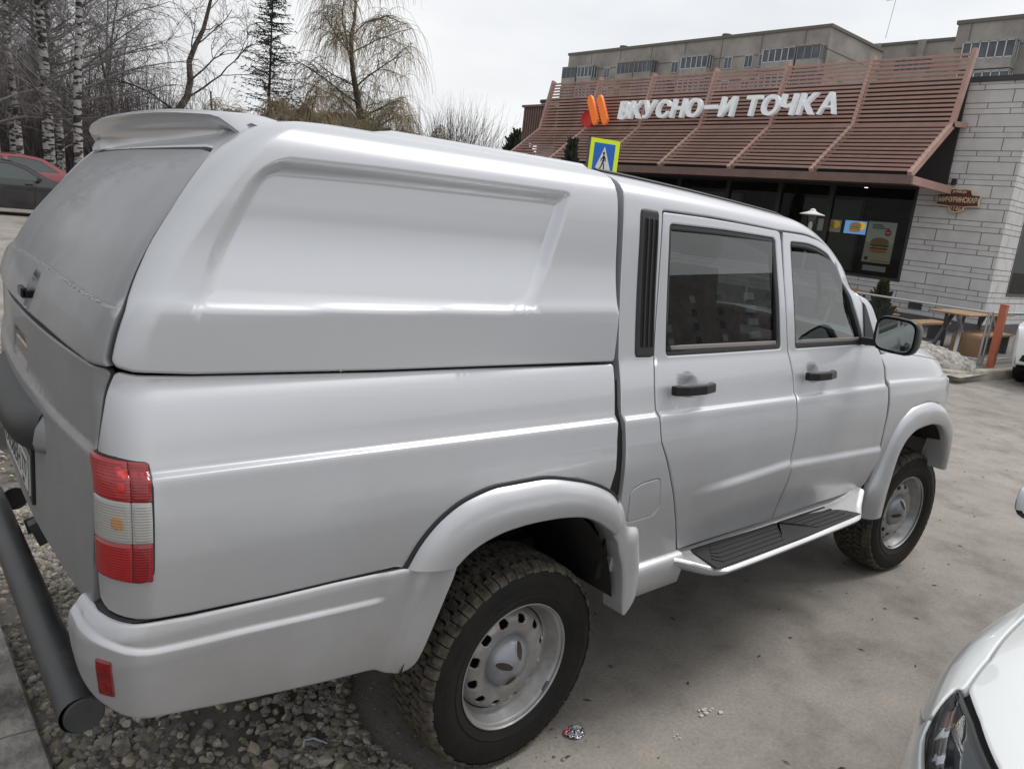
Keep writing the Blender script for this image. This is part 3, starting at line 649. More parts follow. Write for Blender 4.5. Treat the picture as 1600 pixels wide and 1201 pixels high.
DR = panel('rear_door', MS, d1, SILVER, T, holes=[w1], step=.022, r=.008, hr=.02, feat=doorfeat, extra=dx_, depth=.028, bands=[CB, WB])
DF = panel('front_door', MS, d2, SILVER, T, holes=[w2], step=.022, r=.008, hr=.02, feat=doorfeat, extra=dx_, depth=.028, bands=[CB, WB])
SEAL = mat('window_seal', (.020, .021, .023), .5); ALU = mat('window_sill_strip', (.24, .22, .21), .4, .3)
def mirror_if(o, sgn):
    if sgn:
        for v in o.data.vertices: v.co.y *= -1
        o.data.flip_normals()
def planar(wd):
    q = np.array(wd); P = MS(q[:, 0], q[:, 1]); A = np.stack([np.ones(len(q)), q[:, 0], q[:, 1]], 1); c = np.linalg.lstsq(A, P[:, 1], rcond=None)[0]; cz = np.linalg.lstsq(A, P[:, 2], rcond=None)[0]
    return lambda s, t: np.stack([np.asarray(s, float), c[0]+c[1]*s+c[2]*t, cz[0]+cz[1]*s+cz[2]*t], -1)
for drs, wd, hx_, hl in ((DR, w1, .672, .125), (DF, w2, 1.590, .125)):
    for o in drs:
        sgn = o.data.vertices[0].co.y > 0
        wi = [(a, b) for a, b in ring([tuple(p) for p in rnd(wd, .02, .03)], .020)]
        q = panel('window_seal', MS, ring([tuple(p) for p in rnd(wd, .02, .03)], .001), SEAL, o, both=False, holes=[wi], step=.03, r=0, hr=0, off=-.006, roll=.003, rw=.006)[0]; mirror_if(q, sgn)
        q = panel('window_glass', planar(wd), ring([tuple(p) for p in rnd(wd, .02, .03)], .012), GLASS, o, both=False, step=.05, r=0, off=-.014, roll=0, depth=0)[0]; mirror_if(q, sgn)
        zl = 1.414; x0 = min(a for a, b in wd)+.018; x1 = max(a for a, b in wd if b < 1.42)-.03
        q = panel('sill_strip', MS, [(x0, zl), (x1, zl), (x1-.004, zl+.016), (x0, zl+.016)], ALU, o, both=False, step=.05, r=.002, off=-.004, roll=.002, rw=.003, depth=.01)[0]; mirror_if(q, sgn)
        h_ = M_(); y = -.925
        x0 = hx_-hl; pr = [(x0, y), (x0+.01, y-.022), (x0+.06, y-.036), (x0+.16, y-.040), (x0+.235, y-.026), (x0+.25, y)]
        pi = [(x0+.25-.03, y+.002), (x0+.2, y-.016), (x0+.06, y-.014), (x0+.045, y+.002)]
        zc = 1.285; P_ = pr+pi; k = len(P_)
        V = [(a, b, zc-.017) for a, b in P_]+[(a, b+.004, zc+.017) for a, b in P_]
        if sgn: V = [(a, -b, c) for a, b, c in V]
        F = [tuple(range(k)), tuple(range(2*k-1, k-1, -1))]+[(i, k+i, k+(i+1) % k, (i+1) % k) for i in range(k)]
        if sgn: F = [f[::-1] for f in F]
        hb = mk('door_handle', V, F, GLOSSB, o); bb = hb.modifiers.new('b', 'BEVEL'); bb.width = .005; bb.segments = 2
for q in panel('mirror_sail', MS, [(2.098,1.60),(2.118,1.58),(2.206,1.402),(2.19,1.388),(2.10,1.390),(2.085,1.42)], SEAL, T, off=.006, step=.03, r=.006, roll=.003, rw=.006, depth=.012): pass
# windscreen
n = 15
top = MS(np.full(n, 1.99), np.linspace(2.02, 2.74, n)); top[:, 0] += np.linspace(-.01, .0, n)
bot = np.stack([np.linspace(2.31, 2.47, n)-.0, np.linspace(-.80, 0, n), np.linspace(1.375, 1.435, n)], 1); bot[:, 0] = 2.31+.16*np.sin(np.linspace(0, math.pi/2, n))
rows = [top*(1-k)+bot*k+np.array([.03, -.0, .03])*math.sin(math.pi*k) for k in np.linspace(0, 1, 9)]
rows = [np.r_[r_, r_[::-1][1:]*[1, -1, 1]] for r_ in rows]; V, F = loft(rows); mk('windscreen', V, F, GLASS, T, True)
# front wing, bonnet, nose, front lamps and bumper (mostly hidden from here)
wing = [(2.288,.66),(2.298,.80),(2.285,.95),(2.290,1.081),(2.287,1.203),(2.290,1.276),(2.262,1.345),(2.30,1.352),(3.3,1.345),(SN-.02,1.345),(SN-.02,.62),(3.20,.62),(3.23,.80),(3.17,.90),(3.10,.987),(2.936,1.057),(2.775,1.080),(2.592,1.067),(2.465,1.009),(2.395,.931),(2.335,.760)]
panel('front_wing', MN, wing, SILVER, T, step=.03, r=.01, bands=[(lambda s: 1.2085+0*s, CO)])
panel('bonnet', MN, [(2.27,1.352),(2.34,1.352),(SN,1.352),(SN,2.26),(2.27,2.26)], SILVER, T, step=.05, r=.01)
panel('headlight', MN, [(3.27,1.00),(3.22,1.18),(3.75,1.17),(3.78,1.02)], mat('headlight_lens', (.55, .58, .60), .08, coat=1), T, off=.006, step=.04, r=.03)
panel('front_grille', MN, [(3.84,.95),(3.84,1.2),(SN,1.2),(SN,.95)], BLACK, T, off=.006, step=.06)
panel('front_bumper', MN, [(3.22,.50),(3.25,.80),(3.3,.84),(SN,.84),(SN,.46),(3.4,.46)], SILVER, T, off=.03, step=.05, r=.02, roll=.01, rw=.02, depth=.06)
# mirrors
for sg in (-1, 1):
    ob = M_(); nu, nv = 20, 10; y0 = -1.022
    rows = []
    def rr_(u_, a, b, p=4): c, s__ = math.cos(u_), math.sin(u_); return (a*abs(c)**(2/p)*(1 if c >= 0 else -1), b*abs(s__)**(2/p)*(1 if s__ >= 0 else -1))
    for (xx, sc) in ((0, .93), (0, 1.0), (.012, 1.03), (.05, 1.0), (.085, .90), (.11, .70), (.12, .35), (.122, .01)):
        rows.append([(2.03+xx-.25*(a_)*.55, y0+a_, 1.468+b_+a_*.05) for a_, b_ in (rr_(2*math.pi*i/nu, .092*sc, .082*sc) for i in range(nu))])
    V, F = loft(rows, True); V = np.array(V)*[1, 1 if sg < 0 else -1, 1]; F = [f[::-1] for f in F] if sg < 0 else F
    mh = mk('door_mirror', V, F, mat('mirror_housing', (.014, .017, .019), .35, spec=.4) if sg < 0 else bpy.data.materials['mirror_housing'], T, True, sharp=50)
    g_ = [(2.029-.1375*a_, y0+a_, 1.468+b_+a_*.05) for a_, b_ in (rr_(2*math.pi*i/nu, .080, .070) for i in range(nu))]
    V = np.array(g_)*[1, 1 if sg < 0 else -1, 1]-[.0015, 0, 0]; mk('mirror_glass', V, [tuple(range(nu)) if sg > 0 else tuple(range(nu))[::-1]], mat('mirror_glass', (.34, .38, .38), .03, 1) if sg < 0 else bpy.data.materials['mirror_glass'], mh)
    ob.bar((2.06, sg*.86, 1.415), (2.07, sg*.98, 1.420), .05, .035); ob.build('mirror_arm', BLACK, mh, bevel=.006)
    ob = M_(); V = [(2.03, -.872, 1.385), (2.215, -.868, 1.385), (2.03, -.835, 1.565)]; V = [(a, b*(-sg), c) for a, b, c in V]; V2 = [(a, b+.03*-sg*-1*-1, c) for a, b, c in V]
    ob.add(V, [(0, 1, 2)]); ob.add([(a, b*.98, c) for a, b, c in V], [(2, 1, 0)])
    ob = M_()
    ob.box((2.085, sg*1.03, 1.388), (.02, .03, .012)); ob.build('mirror_indicator', CLRL, mh, bevel=.002)
# side steps and sills
PAD = mat('step_rubber', (.022, .022, .023), .6, bump=.2, bs=300)
for sg in (-1, 1):
    xs = np.array([.60, .66, .72, .78, .84, 1.2, 1.6, 1.9, 1.96, 2.03, 2.10, 2.16]); w_o = np.array([.945, .965, 1.01, 1.065, 1.095, 1.10, 1.10, 1.095, 1.075, 1.04, 1.01, .985]); zt = np.array([.648, .645, .635, .622, .618, .620, .624, .626, .630, .645, .665, .685])
    fz = pch(xs, zt); fw = pch(xs, w_o); X = np.linspace(.60, 2.16, 60); rows = []
    for x in X:
        wo = float(fw(x)); z = float(fz(x)); wi = .90
        rows.append([(x, -wi, z+.035), (x, -wi-.02, z+.012), (x, -(wi+.05) if wo > 1 else -(wi+.01), z+.004), (x, -(wo-.03), z), (x, -(wo-.010), z-.002), (x, -wo, z-.012), (x, -(wo-.006), z-.024), (x, -(wo-.03), z-.042), (x, -wi, z-.065)])
    V, F = loft(rows); V = np.array(V)*[1, -sg, 1]; F = F if sg > 0 else [f[::-1] for f in F]
    st = mk('side_step', V, F, SILVER, T, True, sharp=60)
    p = M_()
    for x0, x1, dirn in ((.80, 1.43, 1), (1.43, 1.93, -1)):
        p.prism([(x0+.02, .925), (x1, .925), (x1, 1.088), (x0-.02, 1.084)] if dirn > 0 else [(x0, .925), (x1+.01, .925), (x1+.02, 1.075), (x0, 1.088)], (0, 0, .6245), (1, 0, 0), (0, -1, 0) if sg < 0 else (0, 1, 0), -.004 if sg < 0 else .004)
        for i in range(5):
            y = .945+i*.028; z = .6285; a_ = (x0+.05+abs(i-2)*.0+ (4-i)*.022) if dirn > 0 else x0+.02+i*.03; b_ = (x1-.02-i*.03) if dirn > 0 else x1-.04-(4-i)*.01
            p.bar((a_, sg*y, z), (b_, sg*y, z), .010, .007)
            if dirn > 0: p.bar((a_, sg*y, z), (a_-.02, sg*(.95+(i*.018)), z), .009, .006); p.bar((b_, sg*y, z), (b_+.02+i*.03, sg*.948, z), .009, .006)
            else: p.bar((a_, sg*y, z), (a_-.02-i*.028, sg*.948, z), .009, .006)
    p.build('step_tread', PAD, st)
    # sill piece behind the rear door
    rows = []
    for x in np.linspace(.44, .725, 12):
        rows.append([(x, -.93, .654), (x, -.955, .650), (x, -.968, .635), (x, -.970, .60), (x, -.955, .53), (x, -.93, .512), (x, -.88, .512)])
    V, F = loft(rows); V = np.array(V)*[1, -sg, 1]; F = F if sg > 0 else [f[::-1] for f in F]; k = 7
    mk('sill_trim', V, F+[tuple(range(k)), tuple(range(11*k, 12*k))], SILVER, T, True, sharp=50)
    sb = M_(); sb.bx((.46, sg*.80, .55), (2.27, sg*.915, .655)); sb.build('sill', GASK, T)
# spoiler on the trailing edge of the canopy roof
ny = 41; rows_ = []
zs_ = pch([0, .40, .58, .62, .68, .747, .785, .82], [1.993, 1.991, 1.989, 1.987, 1.984, 1.970, 1.930, 1.85])
for i in range(ny):
    k = -1+2*i/(ny-1); y = k*.765; e = abs(k); zr = float(zs_(abs(y)))+.002; xr_ = -.74-.04*e
    xt = -1.00+.085*e**2.4; zt = min(1.996-.022*e**3, zr+.003); xb = -.955+.01*e; zb_ = 1.893-.012*e**2
    q = float(ss(.72, 1.0, e)); zb_ = zb_*(1-q)+(zt-.022)*q; xb = xb*(1-q)+(xt+.05)*q
    dz_ = .045*float(ss(.80, 1, e))**1.3; zr -= dz_; zt -= dz_; xt += .03*float(ss(.85, 1, e)); y *= 1-.035*float(ss(.85, 1, e))
    rows_.append([(xr_, y, zr-.004), (xr_-.05, y, zr+.003), (.5*(xr_+xt), y, max(.5*(zr+zt)+.006, zt)), (xt+.012, y, zt+.002), (xt, y, zt-.008), (xt+.008, y, zt-.020), (xt+.035, y*.998, zt-.034), (.5*(xt+xb)+.03, y*.99, .5*(zt+zb_)+.004), (xb-.004, y*.985, zb_+.016), (xb+.03, y*.98, zb_-.004), (xr_, y*.97, zb_)])
V, F = loft(rows_); mk('spoiler', V, F+[tuple(range(11)), tuple(range((ny-1)*11, ny*11))[::-1]], SILVER, T, True, sharp=70)
def shear_all(o):
    if o.type == 'MESH' and o.data.vertices and not o.name.startswith('rear_step'):
        for v in o.data.vertices:
            w_ = min(max((.2-v.co.x)/1.0, 0), 1); d_ = v.co.y+.88; v.co.x += .045*d_*w_*(.35 if o.name == 'spoiler' else 1); v.co.z -= .016*d_*w_
for o in [c for c in COL.objects if c.type == 'MESH']: shear_all(o)
# ---- wheels
def wheel(name):
    prof = [(.212,.088),(.222,.102),(.232,.110),(.250,.116),(.254,.1195),(.258,.117),(.285,.124),(.312,.1225),(.334,.116),(.345,.108),(.352,.098),(.3545,.085),(.356,.04),(.3565,0)]
    prof = prof+[(r, -y) for r, y in prof[::-1][1:]]
    m_ = M_(); m_.lathe(prof, 72, 'y'); o = m_.build(name, TYRE, None, smooth=True)
    # tread blocks: five staggered ribs, shoulder lugs wrap onto the sidewall
    b = M_(); nb = 62
    for row, (yc, wd, ht) in enumerate(((-.092, .032, .3605), (-.050, .046, .3655), (0, .046, .3665), (.050, .046, .3655), (.092, .032, .3605))):
        for i in range(nb):
            a0 = (i+(.5 if row % 2 else 0))*2*math.pi/nb; da = 2*math.pi/nb*.44; sk = .012*(1 if row % 2 else -1)
            def P(a, r, y): return (r*math.sin(a), y, r*math.cos(a))
            if row in (0, 4):
                s_ = -1 if row == 0 else 1; V = []
                for a in (a0-da, a0+da):
                    V += [P(a, .350, s_*.072), P(a, .3645, s_*.074), P(a, .3610, s_*.098), P(a, .350, s_*.1145), P(a, .338 if i % 2 else .342, s_*.1175), P(a, .345, s_*.106)]
                F = [(0, 1, 7, 6), (1, 2, 8, 7), (2, 3, 9, 8), (3, 4, 10, 9), (4, 5, 11, 10), (0, 5, 4, 3, 2, 1), (6, 7, 8, 9, 10, 11)]
                if s_ > 0: F = [f[::-1] for f in F]
                b.add(V, F)
            else:
                V = []
                for r in (.350, ht):
                    for (u_, v_) in ((-1, -1), (1, -1), (1.25, 0), (1, 1), (-1, 1), (-.75, 0)):
                        V.append(P(a0+u_*da*.95, r, yc+v_*wd/2*.92+sk*u_))
                b.add(V, [(6, 7, 8, 9, 10, 11)]+[(j, (j+1) % 6, 6+(j+1) % 6, 6+j) for j in range(6)])
    for i in range(nb): pass
    b.build('tyre_tread', TREAD, o)
    # raised sidewall lettering ring (generic size marking)
    lt = M_(); V, F = text_geo('265/70 R16  M+S  TUBELESS   ', .030, .0012)
    xs = [v.x for v in V]; wdt = max(xs)
    for rep in range(3):
        VV = []
        for v in V:
            a = (v.x/wdt)*2*math.pi/3*.92+rep*2*math.pi/3; r = .283-.0+v.y
            VV.append((r*math.sin(a), -.1235-v.z*.6, r*math.cos(a)))
        lt.add(VV, F)
    lt.build('sidewall_lettering', TYRE, o)
    # steel rim
    rp = pch([0, .05, .075, .085, .10, .118, .132, .150, .166, .176, .182, .186], [.050, .050, .052, .055, .066, .074, .075, .072, .060, .045, .033, .030])
    def RF(s, t):
        s = np.asarray(s, float); t = np.asarray(t, float); r = np.hypot(s, t); return np.stack([s, -rp(r)-0*s, t], -1)
    circ = [(.184*math.cos(a), .184*math.sin(a)) for a in np.linspace(0, 2*math.pi, 73)[:-1]]; hs = []
    for i in range(12):
        a = 2*math.pi*(i+.5)/12; c, s_ = math.cos(a), math.sin(a); q = [(.137, -.011), (.137, .011), (.148, .019), (.163, .016), (.168, .008), (.168, -.008), (.163, -.016), (.148, -.019)]
        hs.append([(r_*c-v_*s_, r_*s_+v_*c) for r_, v_ in q])
    V, F, NL = panel_geo(RF, circ, holes=hs, step=.012, r=0, hr=.004, roll=.002, rw=.003, depth=.006); rim = mk('rim', V, F, RIM, o, True, NL)
    br = M_(); br.lathe([(.190,.02),(.186,-.028),(.186,-.036),(.196,-.044),(.199,-.062),(.205,-.068),(.2075,-.090),(.212,-.096),(.220,-.099),(.2235,-.104),(.2235,-.109),(.220,-.110),(.216,-.104)][::-1], 72, 'y')
    br.lathe([(.200,-.06),(.196,.09)], 48, 'y'); br.build('rim_flange', RIM, rim, smooth=True, sharp=50)
    hc = M_(); hc.lathe([(.0001,-.118),(.020,-.118),(.027,-.116),(.040,-.108),(.060,-.097),(.076,-.085),(.085,-.070),(.089,-.055),(.091,-.050)][::-1], 48, 'y', ); hcap = hc.build('hub_cap', HUB, rim, smooth=True, sharp=60)
    for k, a in enumerate((R(75), R(165), R(255))):
        q = M_(); n_ = 20; c = Vector((.050*math.cos(a), 0, .054*math.sin(a))); rad = Vector((math.cos(a), 0, math.sin(a))); tan = Vector((-math.sin(a), 0, math.cos(a)))
        def pt(uu, vv, lift): 
            p_ = c+rad*uu+tan*vv; r_ = math.hypot(p_.x, p_.z); h_ = float(pch([0, .020, .027, .04, .06, .076, .085, .091], [.118, .118, .116, .108, .097, .085, .070, .05])(r_)); return (p_.x, -(h_+lift), p_.z)
        ringv = [pt(.030*math.cos(g), .0165*math.sin(g), .0012) for g in np.linspace(0, 2*math.pi, n_+1)[:-1]]; inn = [pt(.026*math.cos(g), .0130*math.sin(g), .0018) for g in np.linspace(0, 2*math.pi, n_+1)[:-1]]
        V = ringv+inn+[pt(0, 0, .001)]; q.add(V[:2*n_], [(i, (i+1) % n_, n_+(i+1) % n_, n_+i) for i in range(n_)]); 
        q.build('hub_slot_rim', HUB, hcap, smooth=True)
        q = M_(); q.add(inn+[pt(0, 0, .0022)], [(i, (i+1) % n_, n_) for i in range(n_)]); q.build('hub_slot', RUST_SHADE, hcap)
    bd = M_(); bd.lathe([(.0001,-.03),(.18,-.03),(.185,.0)], 32, 'y'); bd.build('brake_drum', DARK, o)
    lw = M_(); lw.box((.168, -.098, -.138), (.018, .014, .036), M=Matrix.Rotation(R(39), 3, 'Y')); lw.build('balance_weight', mat('lead_weight', (.18, .18, .19), .6, .5), o, bevel=.003)
    return o
W0 = wheel('wheel')
def place(o, x, y, rz, spin):
    o.parent = T; o.rotation_euler = (0, spin, rz) ; o.rotation_mode = 'XYZ'; o.location = (x, y, .366)
spots = [(0, -.772, 0, 0), (3.02, -.772, R(-5), 1.1), (0, .772, math.pi, .2), (3.02, .772, math.pi+R(-5), .8)]
for i, (x, y, rz, sp) in enumerate(spots):
    o = W0 if i == 0 else copy_tree(W0)
    place(o, x, y, rz, sp)
# ---- interior
FAB = mat('dark_seat_fabric', (.022, .023, .026), .9, var=.3, vs=20); TRIM = mat('grey_cabin_trim', (.10, .10, .105), .7)
def seat(x, y, wd, back=.62):
    s = M_(); s.box((x+.22, y, .93), (.50, wd, .14)); c_, si = math.cos(R(-14)), math.sin(R(-14))
    s.box((x-.06, y, 1.22), (.13, wd, back), M=Matrix.Rotation(R(-14), 3, 'Y')); o = s.build('seat', FAB, T, bevel=.04, seg=3)
    for yy in ((y,) if wd < .7 else (y-.42, y+.42)):
        h = M_(); h.box((x-.155, yy, 1.60), (.09, .25, .16), M=Matrix.Rotation(R(-10), 3, 'Y')); h.tube([(x-.14, yy-.06, 1.48), (x-.15, yy-.06, 1.58)], .006, 6); h.tube([(x-.14, yy+.06, 1.48), (x-.15, yy+.06, 1.58)], .006, 6); h.build('headrest', FAB, o, bevel=.035, seg=3)
seat(1.45, -.38, .50); seat(1.45, .38, .50); seat(.62, 0, 1.32)
d = M_(); d.prism([(2.02, .85), (2.02, 1.22), (2.07, 1.33), (2.18, 1.36), (2.38, 1.34), (2.38, .85)], (0, .78, 0), (1, 0, 0), (0, 0, 1), 1.56)
d.build('dashboard', TRIM, T, bevel=.02)
s = M_(); cc = Vector((1.93, .38, 1.30)); nn = Vector((-.85, 0, .5)).normalized(); a_ = nn.orthogonal().normalized(); b_ = nn.cross(a_)
s.tube([cc+(a_*math.cos(g)+b_*math.sin(g))*.185 for g in np.linspace(0, 2*math.pi, 33)], .014, 8, caps=False); s.bar(cc-b_*.18, cc+b_*.18, .03, .02); s.bar(cc, cc-a_*.18, .03, .02); s.tube([cc, cc-nn*.25], .03, 8); s.build('steering_wheel', BLACK, T, smooth=True, sharp=50)
s = M_(); s.box((1.86, 0, 1.74), (.03, .24, .065)); s.bar((1.87, 0, 1.77), (1.93, 0, 1.86), .015, .015); s.build('interior_mirror', BLACK, T, bevel=.012)
s = M_(); s.bx((.40, -.84, .70), (2.36, .84, .78)); s.build('cabin_floor', FAB, T)
s = M_(); s.tube([(2.08, -.60, 1.52), (2.04, -.62, 1.60), (1.98, -.62, 1.72), (1.93, -.61, 1.78)], .012, 8); s.tube([(2.08, .60, 1.52), (2.04, .62, 1.60), (1.98, .62, 1.72), (1.93, .61, 1.78)], .012, 8); s.build('grab_handle', BLACK, T, smooth=True)
for sg in (-1, 1):
    s = M_(); s.bx((.50, sg*.80, .72), (2.25, sg*.84, 1.37)); s.build('door_card', TRIM, T)
T.rotation_euler = (0, 0, 0)
# ------------------------------------------------------------------ ground
def gz(x, y): return .30*ss(5, 17, np.asarray(y, float))*ss(14, 6, np.asarray(x, float))
def ground_mat():
    m = bpy.data.materials.new('dusty_asphalt'); m.use_nodes = True; nt = m.node_tree; N = nt.nodes; L = nt.links; b = N['Principled BSDF']
    tc = N.new('ShaderNodeTexCoord')
    def noise(sc, det=5, ro=.6, scale=None):
        n = N.new('ShaderNodeTexNoise'); n.inputs['Scale'].default_value = sc; n.inputs['Detail'].default_value = det; n.inputs['Roughness'].default_value = ro
        if scale:
            mp = N.new('ShaderNodeMapping'); mp.inputs['Scale'].default_value = scale; mp.inputs['Rotation'].default_value = (0, 0, .35); L.new(tc.outputs['Object'], mp.inputs[0]); L.new(mp.outputs[0], n.inputs['Vector'])
        else: L.new(tc.outputs['Object'], n.inputs['Vector'])
        return n
    def ramp(n, *st):
        r = N.new('ShaderNodeValToRGB'); e = r.color_ramp.elements
        while len(e) < len(st): e.new(.5)
        for k, (p, c) in zip(e, st): k.position = p; k.color = (*c, 1)
        L.new(n.outputs['Fac'], r.inputs[0]); return r
    def mix(a, c, f, mode='MIX'):
        x = N.new('ShaderNodeMixRGB'); x.blend_type = mode
        if isinstance(f, float): x.inputs[0].default_value = f
        else: L.new(f, x.inputs[0])
        L.new(a, x.inputs[1]); L.new(c, x.inputs[2]); return x.outputs[0]
    big = ramp(noise(.22, 4), (.35, (.262, .243, .223)), (.5, (.295, .275, .253)), (.65, (.34, .317, .29)))
    mid = ramp(noise(2.3, 8, .66), (.3, (.60, .58, .56)), (.52, (.98, .97, .95)), (.75, (1.18, 1.16, 1.12)))
    c = mix(big.outputs[0], mid.outputs[0], 1.0, 'MULTIPLY')
    fine = ramp(noise(60, 6, .75), (.3, (.68, .67, .66)), (.5, (1, 1, 1)), (.72, (1.25, 1.24, 1.2)))
    c = mix(c, fine.outputs[0], .75, 'MULTIPLY')
    # wheel tracks smeared in the dust
    st = ramp(noise(1.4, 6, .6, (.35, 2.8, 1)), (.42, (1, 1, 1)), (.62, (.80, .78, .76)))
    c = mix(c, st.outputs[0], .25, 'MULTIPLY')
    # pale grit specks
    v = N.new('ShaderNodeTexVoronoi'); v.inputs['Scale'].default_value = 26; L.new(tc.outputs['Object'], v.inputs['Vector'])
    r = N.new('ShaderNodeValToRGB'); r.color_ramp.elements[0].position = .0; r.color_ramp.elements[0].color = (1, 1, 1, 1); r.color_ramp.elements[1].position = .045; r.color_ramp.elements[1].color = (0, 0, 0, 1); L.new(v.outputs['Distance'], r.inputs[0])
    g = N.new('ShaderNodeRGB'); g.outputs[0].default_value = (.55, .50, .42, 1)
    c = mix(c, g.outputs[0], r.outputs[0])
    L.new(c, b.inputs['Base Color']); b.inputs['Roughness'].default_value = .88
    n = noise(95, 6, .7); n2 = noise(7, 6, .6); ad = N.new('ShaderNodeMath'); ad.operation = 'MULTIPLY_ADD'; ad.inputs[1].default_value = 2.6; L.new(n2.outputs['Fac'], ad.inputs[0]); L.new(n.outputs['Fac'], ad.inputs[2])
    bp = N.new('ShaderNodeBump'); bp.inputs['Strength'].default_value = .55; bp.inputs['Distance'].default_value = .006; L.new(ad.outputs[0], bp.inputs['Height']); L.new(bp.outputs[0], b.inputs['Normal'])
    return m
xs = np.r_[-300, -120, -60, np.arange(-30, 40.1, 1.0), 60, 100, 200, 400]; ys = np.r_[-300, -120, -60, np.arange(-20, 45.1, 1.0), 70, 120, 250, 400]
X, Y = np.meshgrid(xs, ys, indexing='ij'); Z = gz(X, Y); n = len(ys)
V = np.stack([X, Y, Z], -1).reshape(-1, 3); F = [(i*n+j, (i+1)*n+j, (i+1)*n+j+1, i*n+j+1) for i in range(len(xs)-1) for j in range(n-1)]
tag(mk('ground', V, F, ground_mat(), None, True), kind='structure')
# muddy gravel bed under the truck's tail, in front of the kerb
def edge(y): return max(-1.24, -.22+.10*math.sin(y*2.3)+.07*math.sin(y*5.1+1)-max(0, -1.25-y)*1.3)
N_ = 40; rows = []
for i, y in enumerate(np.linspace(-2.6, 9, N_)):
    e_ = edge(y); rows.append([(x, y, .004+(0.0 if q == len(xx)-1 else .010*(1-q/(len(xx)-1))) + (.006*math.sin(x*9+y*7) if q < 6 else 0)*.5) for xx in [np.linspace(-1.30, e_, 9)] for q, x in enumerate(xx)])
V, F = loft(rows)
mud = mat('dark_mud', (.21, .19, .165), .85, var=.6, vs=5, bump=.6, bs=22, col2=(.055, .048, .040), det=8)
tag(mk('gravel_bed', V, F, mud, None, True), kind='structure')
# loose stones: uncountable
def stones(n, fx, name, m, sz=(.010, .030), seed=1):
    rg = np.random.RandomState(seed); ph = (1+5**.5)/2
    ico = np.array([(-1, ph, 0), (1, ph, 0), (-1, -ph, 0), (1, -ph, 0), (0, -1, ph), (0, 1, ph), (0, -1, -ph), (0, 1, -ph), (ph, 0, -1), (ph, 0, 1), (-ph, 0, -1), (-ph, 0, 1)])/1.9
    fc = np.array([(0, 11, 5), (0, 5, 1), (0, 1, 7), (0, 7, 10), (0, 10, 11), (1, 5, 9), (5, 11, 4), (11, 10, 2), (10, 7, 6), (7, 1, 8), (3, 9, 4), (3, 4, 2), (3, 2, 6), (3, 6, 8), (3, 8, 9), (4, 9, 5), (2, 4, 11), (6, 2, 10), (8, 6, 7), (9, 8, 1)])
    VV = []; FF = []; idx = []; k = 0
    while k < n:
        p = fx(rg)
        if p is None: continue
        x, y, z, sc = p; s_ = rg.uniform(*sz)*sc*(1.5 if rg.rand() < .08 else 1)
        v = ico*(1+rg.uniform(-.28, .28, (12, 1)))*s_*np.array([1, rg.uniform(.6, 1), rg.uniform(.4, .8)])
        a = rg.rand()*6.28; t_ = rg.uniform(-.4, .4); c, si = math.cos(a), math.sin(a); c2, s2 = math.cos(t_), math.sin(t_)
        v = v@np.array([[c2, 0, s2], [0, 1, 0], [-s2, 0, c2]])@np.array([[c, -si, 0], [si, c, 0], [0, 0, 1]]); v = v+[x, y, z+s_*.22]
        VV.append(v); FF.append(fc+12*k); idx += [int(rg.choice(len(m), p=WGT))]*20; k += 1
    V = np.concatenate(VV); F = [tuple(f) for f in np.concatenate(FF)]
    return tag(mk(name, V, F, m, None, False, idx=idx), kind='stuff')
WGT = [.30, .22, .16, .20, .12]
SM = [mat('stone_'+n_, c_, .85, var=.35, vs=30) for n_, c_ in (('grey', (.31, .285, .25)), ('dark', (.19, .175, .155)), ('tan', (.43, .38, .30)), ('brown', (.27, .235, .185)), ('pale', (.52, .48, .41)))]
def fx1(rg):
    y = rg.uniform(-2.0, 2.2) if rg.rand() < .74 else rg.uniform(2, 8); x = rg.uniform(-1.24, edge(y)+.05)
    # bare muddy patches
    if math.sin(x*6.1+y*2.7)+math.sin(y*4.3-x*3)+rg.normal()*.6 > 1.25: return None
    return x, y, .008, 1
o = stones(15000, fx1, 'gravel', SM, (.008, .023), 4); tag(o, 'loose grey and tan gravel under the truck tail', 'gravel')
def fx2(rg):
    y = rg.uniform(-1.5, 1.2); x = edge(y)+abs(rg.normal())*.22; return x, y, .001, .6
o = stones(500, fx2, 'scattered_grit', SM, (.005, .012), 9); tag(o, 'fine grit scattered where the gravel meets the asphalt', 'grit')
# concrete kerb beside the gravel
k = Mesh(); kp = []
yy = -4.0; rk = random.Random(2); KM = mat('weathered_concrete', (.36, .34, .31), .9, var=.75, vs=7, bump=.9, bs=28, col2=(.10, .095, .088), det=9)
i = 0
while yy < 10:
    ln = 1.0; g = Mesh(); n1 = 14; rows = []
    for q in range(n1+1):
        y = yy+.004+(ln-.008)*q/n1; j = lambda a: a*math.sin(y*17+i)*.5+a*math.sin(y*41)*.5
        rows.append([(-1.221+j(.004), y, -.05), (-1.221+j(.005), y, .050+j(.003)), (-1.232, y, .066+j(.003)), (-1.30, y, .070), (-1.37, y, .068), (-1.385, y, .05), (-1.385, y, -.05)])
    V, F = loft(rows); m7 = len(rows[0]); F = [f[::-1] for f in F]+[tuple(range(m7))[::-1], tuple(range(n1*m7, (n1+1)*m7))]
    g.add(V, F); o = g.build('kerbstone', KM, None, smooth=True, sharp=40); o['kind'] = 'structure'
    yy += ln; i += 1
V = [(-1.38, -4, .045), (-8, -4, .045), (-8, 10, .045), (-1.38, 10, .045)]
tag(mk('verge', V, [(0, 3, 2, 1)], mat('bare_soil', (.12, .10, .08), .95, var=.5, vs=3, bump=.5, bs=20)), kind='structure')
